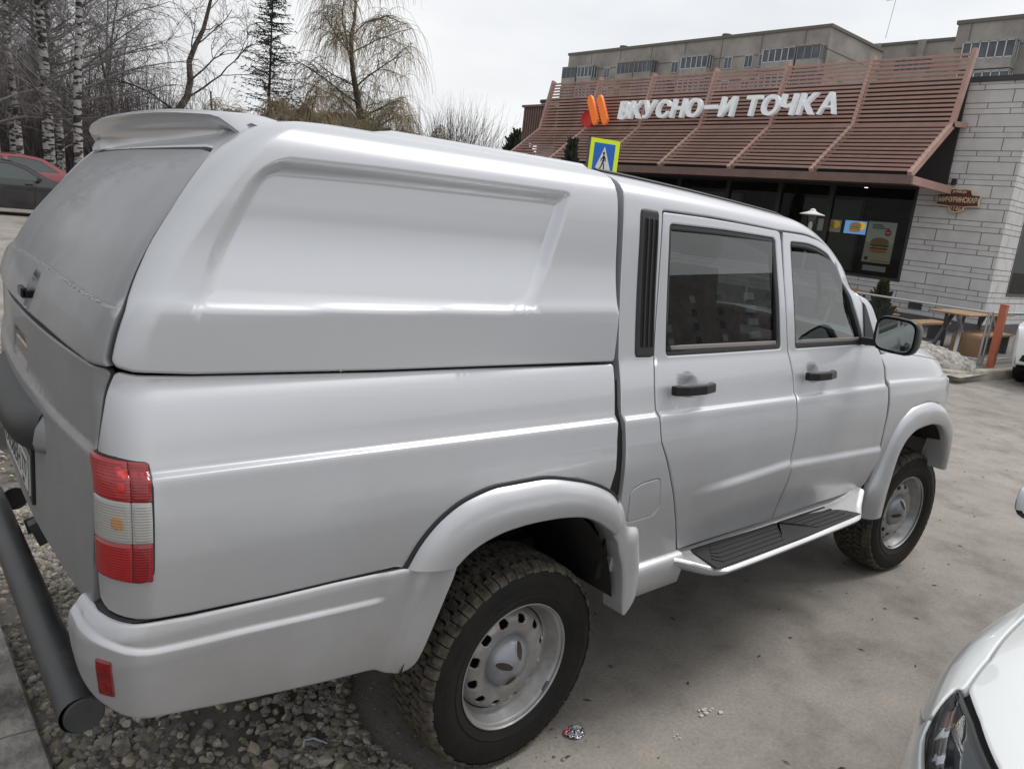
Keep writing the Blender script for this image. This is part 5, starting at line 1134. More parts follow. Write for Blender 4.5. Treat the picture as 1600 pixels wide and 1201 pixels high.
BARK = mat('bark', (.10, .08, .062), .95, var=.5, vs=8, bump=.6, bs=30); CON = [mat('thuja_green', (.035, .060, .022), .8), mat('thuja_brown', (.075, .060, .030), .8)]; SPR = [mat('spruce_dark', (.030, .045, .030), .8), mat('spruce_mid', (.050, .065, .045), .8)]
conifer('potted_conifer', 'small bushy conifer beside the pickup mirror, by the fence', (13.6, 4.12, .15), 1.12, .34, CON, 2200, 1, leaf=.09)
conifer('conifer', 'slim dark conifer standing left of the crossing sign', (13.2, 12.7, .15), 3.65, .42, SPR, 3200, 2, leaf=.14)
conifer('conifer', 'dark pine top showing at the left end of the awning', (30, 34.6, .0), 6.3, 2.3, SPR, 3800, 3, leaf=.42)
# ------------------------------------------------------------------ apartment block
PANC = mat('concrete_panel', (.40, .37, .34), .9, var=.35, vs=.35, bump=.1, bs=4, det=8); PANL = mat('pale_balcony_panel', (.40, .39, .36), .8, var=.25, vs=1); WF = mat('white_pvc', (.62, .64, .65), .5); WG = mat('flat_window_glass', (.14, .165, .19), .12, var=.5, vs=.5); JNT = mat('panel_joint', (.17, .155, .14), .95); DGL = mat('dark_loggia', (.13, .15, .17), .3, var=.5, vs=.6)
def block(name, label, x, y0, y1, depth, H, facade, side=True):
    t = thing(name, label, 'apartment block', loc=(x, (y0+y1)/2, 0)); off = Vector(t.location)
    g = Mesh(); g.bx((0, y0-off.y, 0), (depth, y1-off.y, H)); g.build('wall', PANC, t)
    g = Mesh(); g.bx((-.15, y0-off.y-.15, H), (depth+.15, y1-off.y+.15, H+.35)); g.build('roof', JNT, t)
    g = Mesh()
    for z in np.arange(H-2.3, 3, -2.8): g.bx((-.03, y0-off.y, z-.05), (-.002, y1-off.y, z+.05)); g.bx((0, y0-off.y-.03, z-.05), (depth, y0-off.y-.002, z+.05))
    for y in np.arange(y0+3, y1-1, 5.75): g.bx((-.026, y-off.y-.05, 3), (-.003, y-off.y+.05, H-.02))
    g.build('panel_joints', JNT, t)
    def win(y, z, w_, h_):
        g = Mesh(); g.bx((-.08, y-off.y-w_/2, z), (-.01, y-off.y+w_/2, z+h_)); f = g.build('window', WF, t); q = Mesh()
        for k in (0, 1): q.bx((-.10, y-off.y-w_/2+.07+k*(w_/2-.03), z+.07), (-.085, y-off.y-.04+k*(w_/2-.03), z+h_-.07))
        q.build('pane', WG, f)
    def balc(y, z, w_, h_, pale):
        g = Mesh(); g.bx((-1.3, y-off.y-w_/2, z-.95), (-.01, y-off.y+w_/2, z)); g.bx((-1.35, y-off.y-w_/2-.03, z+h_), (-.01, y-off.y+w_/2+.03, z+h_+.12)); b_ = g.build('balcony', PANL if pale else PANC, t)
        q = Mesh(); n_ = max(3, int(w_/.75))
        q.bx((-1.22, y-off.y-w_/2+.05, z), (-.03, y-off.y+w_/2-.05, z+h_)); q.build('balcony_glass', DGL, b_)
        q = Mesh()
        for i in range(n_+1): yy = y-off.y-w_/2+w_*i/n_; q.bx((-1.3, yy-.045, z), (-1.22, yy+.045, z+h_))
        for i in range(3): q.bx((-1.3+i*.55, y-off.y-w_/2-.01, z), (-1.22+i*.55, y-off.y-w_/2+.05, z+h_))
        q.bx((-1.3, y-off.y-w_/2, z+h_-.1), (-1.22, y-off.y+w_/2, z+h_)); q.bx((-1.3, y-off.y-w_/2, z), (-1.22, y-off.y+w_/2, z+.08)); q.build('balcony_frame', WF if pale else bpy.data.materials['panel_grey'], b_)
    facade(win, balc); return t
mat('panel_grey', (.30, .31, .31), .6)
def fac1(win, balc):
    for k in range(3):
        z = 22.35-2.8*k
        for y, w_, p in ((87.7, 2.9, 0), (84.4, 3.0, 1), (73.2, 3.1, 0), (70.0 if k else 76.4, 3.0, 0 if k else 0), (64.6, 4.2, 1), (52.4, 4.2, 1), (48.6, 2.8, 0)): balc(y, z+.15, w_, 1.55, p)
        for y in (81.0, 78.6, 68.6, 60.2, 57.2, 55.3): win(y, z+.05, 1.15 if y != 55.3 else 1.0, 1.45)
block('apartment_block', 'long brown concrete apartment block with glazed balconies behind the awning', 85, 47, 89.4, 13, 26.1, fac1)
def fac2(win, balc):
    for k in range(3):
        for y in (72, 66, 60, 55): win(y, 24.6-2.8*k, 1.2, 1.5)
        balc(45.5, 24.6-2.8*k, 4, 1.6, 0)
t2 = block('apartment_block', 'recessed darker apartment block between the two nearer ones', 104, 36, 80, 12, 28.3, fac2)
g = Mesh()
for y in (44.5, 50.2): g.bx((-.5, y-58, 0), (.0, y-58+.9, 28.6))
g.build('pilaster', PANC, t2)
def fac3(win, balc):
    for k in range(4):
        z = 21.3-2.8*k; balc(29.6, z, 4.6, 1.6, 1); win(24.0, z, 1.5, 1.4); win(20.5, z, 1.2, 1.4); balc(15, z, 4.5, 1.6, 0)
block('apartment_block', 'apartment block with a cream glazed balcony at the right edge', 85, 6, 33.3, 13, 25.0, fac3)
g = Mesh(); g.tube([(0, 0, 0), (.8, 0, 5.2)], .03, 5); g.bar((0, -.8, 4.2), (0, .8, 4.2), .04, .04); o = g.build('roof_antenna', bpy.data.materials['lamp_grey']); o.location = (93, 44.5, 26.4); tag(o, 'thin antenna mast on the roof edge of the long block', 'antenna')
for y in (80.2, 62.5):
    g = Mesh(); g.lathe([(.35, 0), (.35, .5), (.6, .55), (.6, .75), (.0001, .8)], 12); o = g.build('roof_vent_cap', JNT); o.location = (87, y, 26.4); tag(o, 'left hand dark vent cap on the long block roof' if y > 70 else 'right hand dark vent cap on the long block roof', 'roof vent')
# block across the car park, seen only mirrored in the truck's side glass and paint
def facR(win, balc): pass
t = thing('apartment_block', 'grey apartment block across the car park, mirrored in the pickup side windows', 'apartment block', loc=(100, -104, 0)); t.rotation_euler = (0, 0, R(12))
g = Mesh(); g.bx((-80, -7, 0), (20, 6, 26.5)); g.bx((20, -9, 0), (90, 4, 29.5)); g.build('wall', PANC, t)
for k in range(8):
    for i in range(12):
        g = Mesh(); x = -12+i*8.2; y_ = 6.0 if x < 17 else 4.0; z = 2.2+3.0*k; bal = i % 4 == 1; g.bx((x, y_, z), (x+(3.2 if bal else 1.5), y_+(.9 if bal else .08), z+1.6)); g.build('window', WF if (i*5+k*3) % 7 in (0, 3) or bal else WG, t)
# ------------------------------------------------------------------ parked cars seen as side profiles
def side_car(label, loc, rz, paint, roofline, belt, W, wins, wheels, L_, group=None, zb=.22, hb=None, name='parked_car', lamp=None):
    t = thing(name, label, 'car', group, loc=loc, rz=rz); hw = W/2
    zmax = max(z for x, z in roofline)
    wz = pch([zb, .45, .70, belt, belt+.05, zmax-.10, zmax+.02], [.90, .98, 1.0, .965, .94, .74, .66])
    def F_(s, t_):
        s = np.asarray(s, float); t_ = np.asarray(t_, float); e = np.abs((s-L_/2)/(L_/2)); c = (1-np.clip(e, 0, 1)**12*.20)
        return np.stack([s, -hw*wz(t_)*c, t_], -1)
    ol = [(wheels[0]-.38, zb+.04), (0.12, zb+.04)]+roofline+[(L_-.12, zb+.04), (wheels[1]+.38, zb+.04)]
    arc = lambda c: [(c+.36*math.cos(a), .30+.38*math.sin(a)) for a in np.linspace(0, math.pi, 10)]
    ol = ol+arc(wheels[1])+[(wheels[1]-.38, zb), (wheels[0]+.38, zb)]+arc(wheels[0])
    for o in panel('body_side', F_, ol, paint, t, holes=wins, step=.10, r=.05, hr=.04, roll=.01, rw=.03, depth=.03): pass
    rl = rnd([(0.0, zb+.1)]+roofline+[(L_, zb+.1)], .10, .15)[:-1]
    rows = []
    rl = np.array([p for p in rl if True]); P = F_(rl[:, 0], rl[:, 1]); rows = [P*[1, k, 1]+np.array([0, 0, .035*(1-k*k)]) for k in np.linspace(1, -1, 9)]
    V, F = loft(rows); mk('body_top', V, F, paint, t, True, sharp=50)
    # glass in the sides, screens front and rear
    for wn in wins:
        for o in panel('side_window', F_, ring([tuple(p) for p in rnd(wn, .04, .1)], -.02), CARG, t, off=-.02, step=.2, roll=0, depth=0): pass
    if hb:
        for (a, b_) in hb:
            pa = np.array(a, float); pb = np.array(b_, float); rows = []
            for q in np.linspace(.08, .94, 5):
                p = pa*(1-q)+pb*q; e = F_(np.array([p[0]]), np.array([p[1]]))[0]; d = pb-pa; n_ = np.array([d[1], -d[0]]); n_ = n_/np.linalg.norm(n_); n_ = n_ if n_[1] > 0 else -n_
                rows.append([(p[0]+n_[0]*.012, e[1]*k*.92, p[1]+n_[1]*.012+.035*(1-k*k)) for k in np.linspace(1, -1, 7)])
            V, F = loft(rows); mk('screen_glass', V, F, CARG, t, True)
    g = Mesh(); g.bx((.3, -hw*.80, zb), (L_-.3, hw*.80, .75)); g.build('underside', DARK, t)
    for cx in wheels:
        for sg in (-1, 1):
            g = Mesh(); yy = sg*(hw-.13); g.lathe([(.20, -.09), (.29, -.10), (.31, -.07), (.315, 0), (.31, .07), (.29, .10), (.20, .09)], 28, 'y', (cx, yy, .315)); w_ = g.build('wheel', TYRE, t, smooth=True)
            g = Mesh(); g.lathe([(.0001, .0), (.06, .01), (.19, -.01), (.205, .02)], 28, 'y'); 
            for k in range(5): a = k*2*math.pi/5; g.bar((.05*math.cos(a), .02, .05*math.sin(a)), (.19*math.cos(a), .015, .19*math.sin(a)), .03, .05, up=(0, 1, 0))
            V = [(x+cx, yy+sg*(.085+y), z+.315) for x, y, z in g.v]; mk('wheel_rim', V, g.f, RIM, w_)
    return t, F_
CARG = mat('car_glass', (.03, .045, .045), .06, spec=.8, coat=.5)
sed = [(0.0, .55), (.03, .85), (.15, 1.0), (.75, 1.05), (1.45, 1.38), (1.95, 1.455), (2.55, 1.44), (2.9, 1.33), (3.45, 1.03), (4.2, .90), (4.48, .72), (4.55, .5)]
c1, f1 = side_car('black saloon parked under the birches, behind the pickup tail', (-.45, 23.3, .29), 0, BLACKP, sed, .98, 1.80,
     [[(1.05, 1.03), (1.52, 1.33), (1.78, 1.385), (1.80, 1.0), (1.10, .98)], [(1.90, .99), (1.88, 1.395), (2.50, 1.385), (2.84, 1.27), (3.22, 1.02)]], (.85, 3.62), 4.55, hb=[((.80, 1.06), (1.45, 1.38)), ((3.40, 1.05), (2.88, 1.34))])
for sx in (1.82, 2.95):
    g = Mesh(); g.bx((sx-.15, -.905, .86), (sx+.03, -.93, .89)); g.build('door_handle', GLOSSB, c1)
    q = Mesh(); P = f1(np.full(8, sx+.08), np.linspace(.35, .97, 8)); q.tube([tuple(p-np.array([0, .001, 0])) for p in P], .006, 4); q.build('door_gap', DARK, c1)
q = Mesh(); P = f1(np.full(8, .98), np.linspace(.6, .97, 8)); q.tube([tuple(p-np.array([0, .001, 0])) for p in P], .006, 4); q.build('door_gap', DARK, c1)
g = Mesh(); g.box((3.12, -.98, 1.04), (.10, .18, .12)); g.build('door_mirror', BLACKP, c1, bevel=.03)
hat = [(0.0, .55), (.05, .95), (.25, 1.1), (.55, 1.42), (.95, 1.52), (1.9, 1.56), (2.45, 1.50), (3.15, 1.10), (3.9, .95), (4.1, .75), (4.15, .5)]
c2, f2 = side_car('dark red hatchback parked behind the black saloon', (1.0, 26.9, .40), 0, REDP, hat, 1.02, 1.75,
     [[(.62, 1.10), (.80, 1.40), (1.40, 1.46), (1.42, 1.06)], [(1.52, 1.06), (1.50, 1.465), (1.98, 1.475), (2.40, 1.41), (2.88, 1.09)]], (.75, 3.32), 4.15, hb=[((.15, 1.1), (.55, 1.42)), ((3.10, 1.13), (2.45, 1.50))])
# white crossover at the right edge, nose towards the camera
suv = [(0.0, .50), (.02, .80), (.12, .93), (.95, 1.06), (1.55, 1.45), (2.0, 1.60), (3.2, 1.62), (4.0, 1.40), (4.25, 1.05), (4.35, .6)]
c3, f3 = side_car('white crossover cut off by the right edge, beyond the pickup bonnet', (12.45, .62, 0), 0, WHITE, suv, 1.05, 1.82,
     [[(1.35, 1.10), (1.75, 1.42), (2.2, 1.50), (2.2, 1.08)], [(2.3, 1.08), (2.3, 1.50), (3.1, 1.52), (3.6, 1.30), (3.7, 1.10)]], (.85, 3.45), 4.35, hb=[((1.0, 1.08), (1.55, 1.45))], zb=.24)
for sg in (1, -1):
    g = Mesh(); rows = [[(.0+.10*k*k+.03, sg*(.28+.26*k), .74+.05*k), (-.02+.10*k*k, sg*(.28+.26*k), .70), (-.02+.10*k*k, sg*(.28+.26*k), .60+.06*k)] for k in np.linspace(0, 1, 7)]
    V, F = loft(rows); V = np.array(V)-[.012, 0, 0]; mk('headlight', V, F if sg > 0 else [f[::-1] for f in F], mat('headlight_glass', (.18, .20, .22), .08, coat=1) if sg > 0 else bpy.data.materials['headlight_glass'], c3, True)
    g = Mesh(); g.prism([(0, 0), (.16, .02), (.13, .12), (.02, .10)], (-.01 if sg > 0 else -.01, sg*.50, .40), (0, sg, 0), (0, 0, 1), .02 if sg > 0 else -.02); g.build('fog_lamp', DARK, c3)
g = Mesh(); g.bx((-.03, -.5, .28), (.02, .5, .44)); g.bx((-.015, -.30, .60), (.02, .30, .72)); g.build('grille', BLACK, c3)
# ------------------------------------------------------------------ small white car close by on the right
_panel = panel
def panel(name, fn, outline, m, parent, **kw):
    if fn is not MW: return _panel(name, fn, outline, m, parent, **kw)
    n_ = lambda pl_: [(-a, b) for a, b in pl_]
    if 'holes' in kw: kw['holes'] = [n_(h) for h in kw['holes']]
    if 'feat' in kw: f0 = kw['feat']; kw['feat'] = lambda s, t: f0(-s, t)
    return _panel(name, lambda s, t: MW(-s, t), n_(outline), m, parent, **kw)
C4 = thing('small_white_car', 'small white hatchback nosing in at the lower right corner, headlight showing', 'car')
lampo = [(1.215,.743),(1.110,.714),(1.041,.696),(.913,.699),(.75,.69),(.63,.71),(.61,.81),(.833,.812),(1.026,.785),(1.187,.752)]
panel('bonnet', MW, [(1.200,.765),(1.372,.780),(1.752,.778),(2.3,.775),(2.3,1.615),(.001,1.615),(.001,.822),(.60,.822),(.833,.824),(1.026,.797),(1.180,.766)], WHITE, C4, step=.04, r=.01, roll=.004, rw=.008, both=False)
panel('front_wing', MW, [(1.195,.752),(1.212,.759),(1.372,.7735),(1.752,.7715),(2.3,.7685),(2.3,.35),(2.12,.33),(2.04,.50),(1.90,.585),(1.74,.62),(1.60,.58),(1.48,.50),(1.41,.45),(1.385,.592),(1.165,.668),(1.112,.708),(1.213,.741)], WHITE, C4, step=.03, r=.01, both=False)
panel('front_bumper', MW, [(.001,.22),(1.36,.24),(1.402,.44),(1.378,.588),(1.145,.660),(1.105,.706),(1.041,.688),(.913,.691),(.75,.682),(.62,.702),(.60,.80),(.001,.80)], WHITE, C4, step=.03, r=.012, both=False, holes=[[(.01,.30),(.01,.52),(.45,.50),(.5,.32)]])
for nm_, ol_, mt_ in (('body_skin', [(.02,.24),(1.36,.24),(1.42,.46),(1.60,.60),(1.74,.64),(1.90,.60),(2.06,.5),(2.15,.35),(2.3,.35),(2.3,1.58),(.02,1.58)], DARK),): panel(nm_, MW, ol_, mt_, C4, off=-.022, step=.08, roll=0, depth=0, both=False)
HLG = glassmat('headlight_cover', (.62, .64, .66), .9); RFL = mat('lamp_reflector', (.55, .56, .58), .25, .75, var=.6, vs=9, col2=(.10, .11, .12))
hp = panel('headlight', MW, lampo, RFL, C4, both=False, off=-.018, step=.025, r=.02, roll=.0, depth=.0)[0]
panel('lamp_cover', MW, [p for p in ring([tuple(p) for p in rnd(lampo, .02, .03)], .002)], HLG, hp, both=False, off=.001, step=.025, r=0, roll=.004, rw=.008, depth=.012)
lo_ = [tuple(p) for p in rnd(lampo, .02, .03)]
panel('lamp_bezel', MW, lo_, GLOSSB, hp, both=False, off=-.006, step=.03, r=0, hr=0, roll=0, holes=[ring(lo_, .010)], depth=.01)
panel('lamp_chrome', MW, [(1.07,.718),(1.0,.708),(.87,.704),(.80,.715),(.92,.735),(1.05,.742)], CHROME, hp, both=False, off=-.013, step=.02, r=.015, roll=.003, rw=.008, depth=0, feat=lambda s, t: .003*np.sin(s*260))
panel('indicator_lens', MW, [(1.13,.729),(1.07,.724),(1.03,.735),(1.05,.753),(1.11,.748)], mat('faded_red_amber', (.45, .10, .06), .2, coat=1), hp, both=False, off=-.011, step=.015, r=.01, roll=.003, rw=.006, depth=0)
panel('dark_bezel', MW, [(1.16,.745),(1.08,.762),(.96,.778),(.85,.795),(.70,.79),(.79,.75),(.92,.750),(1.05,.757)], mat('lamp_dark', (.24, .27, .30), .35, .3, coat=.5), hp, both=False, off=-.012, step=.02, r=.012, roll=.003, rw=.006, depth=0)
g = Mesh(); P = MW(np.array([.74]), np.array([.742]))[0]; g.lathe([(.0001, .0), (.045, .008), (.052, 0), (.055, -.03)], 24, 'z', (0, 0, 0)); nv = Vector((-.7, .45, .5)).normalized(); q_ = nv.to_track_quat('Z', 'Y').to_matrix(); V = [q_@Vector(v)+Vector(P)-nv*.012 for v in g.v]; mk('projector', V, g.f, mat('projector_lens', (.6, .6, .58), .08, coat=1), hp, True)
panel('bumper_grille', MW, [(.001,.28),(.001,.55),(.50,.53),(.54,.30)], BLACK, C4, both=False, off=-.02, step=.06, roll=0, depth=0)
# other half of the nose, flank, screen and roof so that it stands as a whole car from the side
def mirror_obj(o):
    me = o.data.copy(); 
    for v in me.vertices: v.co.y = -2.785*2-v.co.y
    me.flip_normals(); c = bpy.data.objects.new(o.name, me); COL.objects.link(c); return c
for o in [c for c in C4.children if c.name.split('.')[0] in ('bonnet', 'front_wing', 'front_bumper', 'body_skin', 'headlight')]:
    c = mirror_obj(o); c.parent = C4
    for ch in o.children: d_ = mirror_obj(ch); d_.parent = c
yc = -2.785; prof4 = [(1.75, .30), (1.75, .98), (1.95, 1.02), (2.45, 1.42), (2.95, 1.50), (3.7, 1.46), (4.2, 1.10), (4.25, .6), (4.2, .30)]
for sg in (1, -1):
    hwf = pch([.3, .7, .98, 1.05, 1.5], [.85, .875, .84, .82, .62])
    F4 = lambda s, t: np.stack([np.asarray(s, float), -hwf(t)+0*s, np.asarray(t, float)], -1)
    V, F, NL = panel_geo(F4, [(1.80,.30),(1.80,.95),(1.98,1.0),(2.42,1.38),(2.95,1.47),(3.7,1.43),(4.15,1.05),(4.22,.6),(4.18,.30)], holes=[[(2.12,1.04),(2.50,1.34),(2.95,1.40),(2.95,1.03)],[(3.03,1.03),(3.03,1.40),(3.6,1.36),(3.8,1.06)]], step=.08, r=.04, hr=.03, roll=.004, rw=.01)
    V = V*[1, sg, 1]+[0, yc, 0]; NL = NL*[1, sg, 1]; F = F if sg > 0 else [f[::-1] for f in F]; mk('body_side', V, F, WHITE, C4, True, NL)
    for wn in ([(2.12,1.04),(2.50,1.34),(2.95,1.40),(2.95,1.03)], [(3.03,1.03),(3.03,1.40),(3.6,1.36),(3.8,1.06)]):
        P = F4(np.array([p[0] for p in wn]), np.array([p[1] for p in wn]))*[1, .98*sg, 1]+[0, yc, 0]; mk('side_window', P, [(0, 1, 2, 3)], CARG, C4)
rl = rnd([(1.78, .96), (1.98, 1.0), (2.42, 1.38), (2.95, 1.47), (3.7, 1.43), (4.15, 1.05), (4.22, .6), (4.18, .30)], .1, .1)[:-4]; hw_ = pch([.3, .7, .98, 1.05, 1.5], [.85, .875, .84, .82, .62])(rl[:, 1])
rows = [np.stack([rl[:, 0], yc+hw_*k, rl[:, 1]+.04*(1-k*k)], 1) for k in np.linspace(1, -1, 9)]; V, F = loft(rows); mk('body_top', V, F, WHITE, C4, True, sharp=40)
rows = []
for q in np.linspace(.06, .95, 5): x = 1.98+.44*q; z = 1.0+.38*q; h_ = float(pch([.3, .7, .98, 1.05, 1.5], [.85, .875, .84, .82, .62])(z))*.93; rows.append([(x-.008, yc+h_*k, z+.012+.04*(1-k*k)) for k in np.linspace(1, -1, 9)])
V, F = loft(rows); mk('windscreen', V, F, CARG, C4, True)
for cx in (.94, 3.45):
    for sg in (1, -1):
        g = Mesh(); g.lathe([(.18, -.08), (.26, -.09), (.285, -.06), (.29, 0), (.285, .06), (.26, .09), (.18, .08)], 32, 'y', (cx, yc+sg*.76, .29)); w_ = g.build('wheel', TYRE, C4, smooth=True); g = Mesh(); g.lathe([(.0001, 0), (.18, .01), (.19, .03)], 28, 'y'); mk('wheel_rim', [(x+cx, yc+sg*(.76+.05+y), z+.29) for x, y, z in g.v], g.f, RIM, w_)
mm = Mesh(); nu = 18; rows = []
for (xx, sc) in ((0, .92), (0, 1), (-.03, 1.0), (-.07, .86), (-.10, .55), (-.108, .01)): rows.append([(1.66+xx, -1.835+.095*sc*(abs(math.cos(u))**.55)*(1 if math.cos(u) > 0 else -1), 1.0+.066*sc*(abs(math.sin(u))**.55)*(1 if math.sin(u) > 0 else -1)) for u in np.linspace(0, 2*math.pi, nu+1)[:-1]])
V, F = loft(rows, True); V = [(x, y, z) for x, y, z in V]; idx = [0 if np.mean([V[k][2] for k in f]) > .985 else 1 for f in F]; mo = mk('door_mirror', V, F, [WHITE, BLACK], C4, True, idx=idx, sharp=60); mm.add([(1.662, -1.835+.085*math.cos(u), 1.0+.056*math.sin(u)) for u in np.linspace(0, 2*math.pi, 17)[:-1]], [tuple(range(16))]); mm.build('mirror_glass', bpy.data.materials['mirror_glass'], mo); mm = Mesh(); mm.bar((1.66, -1.92, .965), (1.72, -2.0, .955), .05, .03); mm.build('mirror_arm', BLACK, mo)
# ------------------------------------------------------------------ litter
rg = random.Random(8); F8 = mat('crumpled_foil', (.62, .62, .64), .22, .9, var=.7, vs=28, bump=.8, bs=60, col2=(.12, .13, .18)); FR = mat('foil_print', (.50, .10, .12), .4, .4)
n1 = 22; pts = []; 
g = Mesh(); rows = []
for i in range(9):
    r = i/8; rows.append([(.315+r*.043*math.cos(a)*(1+.08*math.sin(a*3)), -.905+r*.034*math.sin(a), .004+.008*rg.random()) for a in np.linspace(0, 2*math.pi, n1+1)[:-1]])
V, F = loft(rows, True); idx = [1 if (V[f[0]][0] < .318 and V[f[0]][1] > -.900 and rg.random() < .7) else 0 for f in F]; o = mk('foil_lid', V, [f[::-1] for f in F], [F8, FR], None, False, idx=idx); s_ = o.modifiers.new('s', 'SOLIDIFY'); s_.thickness = .0006; tag(o, 'crumpled shiny foil lid beside the rear wheel', 'litter')
g = Mesh(); g.tube([(-.545, -.475, .018), (-.53, -.455, .030), (-.50, -.46, .028), (-.475, -.49, .022), (-.455, -.52, .018)], [.006, .004, .004, .003, .002], 6); tag(g.build('plastic_strip', mat('pale_blue_plastic', (.45, .50, .55), .4), smooth=True), 'pale twisted plastic strip lying on the gravel', 'litter')
for i, (cx, cy, n_, sz, lb) in enumerate(((.863, -1.10, 9, .035, 'larger spatter of white paper scraps on the dusty asphalt'), (.63, -1.135, 4, .014, 'smaller white scrap nearer the rear wheel'))):
    g = Mesh()
    for k in range(n_):
        x, y = cx+rg.gauss(0, sz*.8), cy+rg.gauss(0, sz*.6); s_ = sz*rg.uniform(.12, .35); a0 = rg.random()*6; p = [(x+s_*rg.uniform(.5, 1.4)*math.cos(a0+q), y+s_*rg.uniform(.4, 1)*math.sin(a0+q), .006) for q in np.linspace(0, 6.28, 7)[:-1]]; g.add(p+[(x, y, .002) for x, y, z in p], [tuple(range(6))]+[(j, 6+j, 6+(j+1) % 6, (j+1) % 6) for j in range(6)])
    tag(g.build('paper_scraps', mat('dirty_paper', (.62, .60, .54), .8)), lb, 'litter', kind=None)
def fx3(rg):
    return rg.uniform(.3, 8), rg.uniform(-2.2, 1.2), .002, 1
def leaves():
    rg = random.Random(4); V = []; F = []
    for i in range(260):
        x, y = rg.uniform(.2, 9), rg.uniform(-2.4, 1.5); l = rg.uniform(.006, .022); w_ = rg.uniform(.002, .006); a = rg.random()*6.28; c, s_ = math.cos(a), math.sin(a); b_ = len(V)
        for u, v, z in ((-l, 0, 0), (0, -w_, .003), (l, 0, 0), (0, w_, .004)): V.append((x+u*c-v*s_, y+u*s_+v*c, .002+z))
        F.append((b_, b_+1, b_+2, b_+3))
    return tag(mk('leaf_litter', V, F, mat('dead_leaf', (.055, .042, .032), .9)), 'dark bits of twig and leaf scattered over the asphalt', 'leaf litter', kind='stuff')
leaves()
# ------------------------------------------------------------------ bare trees
def bark_birch():
    m = mat('birch_bark', (.52, .50, .46), .8); nt = m.node_tree; b = nt.nodes['Principled BSDF']; tc = nt.nodes.new('ShaderNodeTexCoord'); mp = nt.nodes.new('ShaderNodeMapping'); mp.inputs['Scale'].default_value = (1.6, 1.6, 5); n = nt.nodes.new('ShaderNodeTexNoise'); n.inputs['Scale'].default_value = 2.2; n.inputs['Detail'].default_value = 6; r = nt.nodes.new('ShaderNodeValToRGB'); r.color_ramp.interpolation = 'LINEAR'
    e = r.color_ramp.elements; e[0].position = .47; e[0].color = (.035, .032, .03, 1); e[1].position = .53; e[1].color = (.42, .405, .385, 1); L = nt.links; L.new(tc.outputs['Object'], mp.inputs[0]); L.new(mp.outputs[0], n.inputs['Vector']); L.new(n.outputs['Fac'], r.inputs[0]); L.new(r.outputs[0], b.inputs['Base Color']); return m
BIRCH = bark_birch(); TWIG = mat('grey_twigs', (.215, .195, .195), .9, var=.4, vs=.8); TWIGD = mat('dark_twigs', (.15, .128, .118), .9, var=.4, vs=.8); TWIGY = mat('yellow_willow_twigs', (.36, .295, .185), .85, var=.45, vs=.7); WBARK = mat('willow_bark', (.105, .085, .068), .95, var=.5, vs=5); TWIGR = mat('brown_shrub_twigs', (.15, .105, .068), .9, var=.4, vs=.8)
class Tubes:
    "many thin tapering tubes in one mesh, built with numpy"
    def __init__(s): s.V = []; s.F = []; s.k = 0
    def add(s, pts, r0, r1, n=3):
        P = np.array(pts, float); m = len(P); T_ = np.gradient(P, axis=0); T_ /= np.linalg.norm(T_, axis=1)[:, None]+1e-9
        up = np.array([.3, .9, .31]); a = np.cross(T_, up); a /= np.linalg.norm(a, axis=1)[:, None]+1e-9; b = np.cross(T_, a); r = np.linspace(r0, r1, m)[:, None]
        rows = [P+(a*math.cos(2*math.pi*j/n)+b*math.sin(2*math.pi*j/n))*r for j in range(n)]
        s.V.append(np.stack(rows, 1).reshape(-1, 3)); k = s.k
        for i in range(m-1):
            for j in range(n): s.F.append((k+i*n+j, k+i*n+(j+1) % n, k+(i+1)*n+(j+1) % n, k+(i+1)*n+j))
        s.k += m*n
    def mesh(s, name, m, parent, smooth=True): return mk(name, np.concatenate(s.V), s.F, m, parent, smooth)
def path(p, d, L_, n, wob, grav, rg, curl=None):
    pts = [np.array(p, float)]; d = np.array(d, float); st = L_/n
    for i in range(n):
        d = d+np.array([rg.gauss(0, wob), rg.gauss(0, wob), rg.gauss(0, wob)*.7+grav]); d /= np.linalg.norm(d); pts.append(pts[-1]+d*st)
    return pts
def perp(d, rg, ang):
    d = np.array(d); v = np.array([rg.gauss(0, 1), rg.gauss(0, 1), rg.gauss(0, 1)]); v -= d*v.dot(d); v /= np.linalg.norm(v)+1e-9
    return d*math.cos(ang)+v*math.sin(ang)
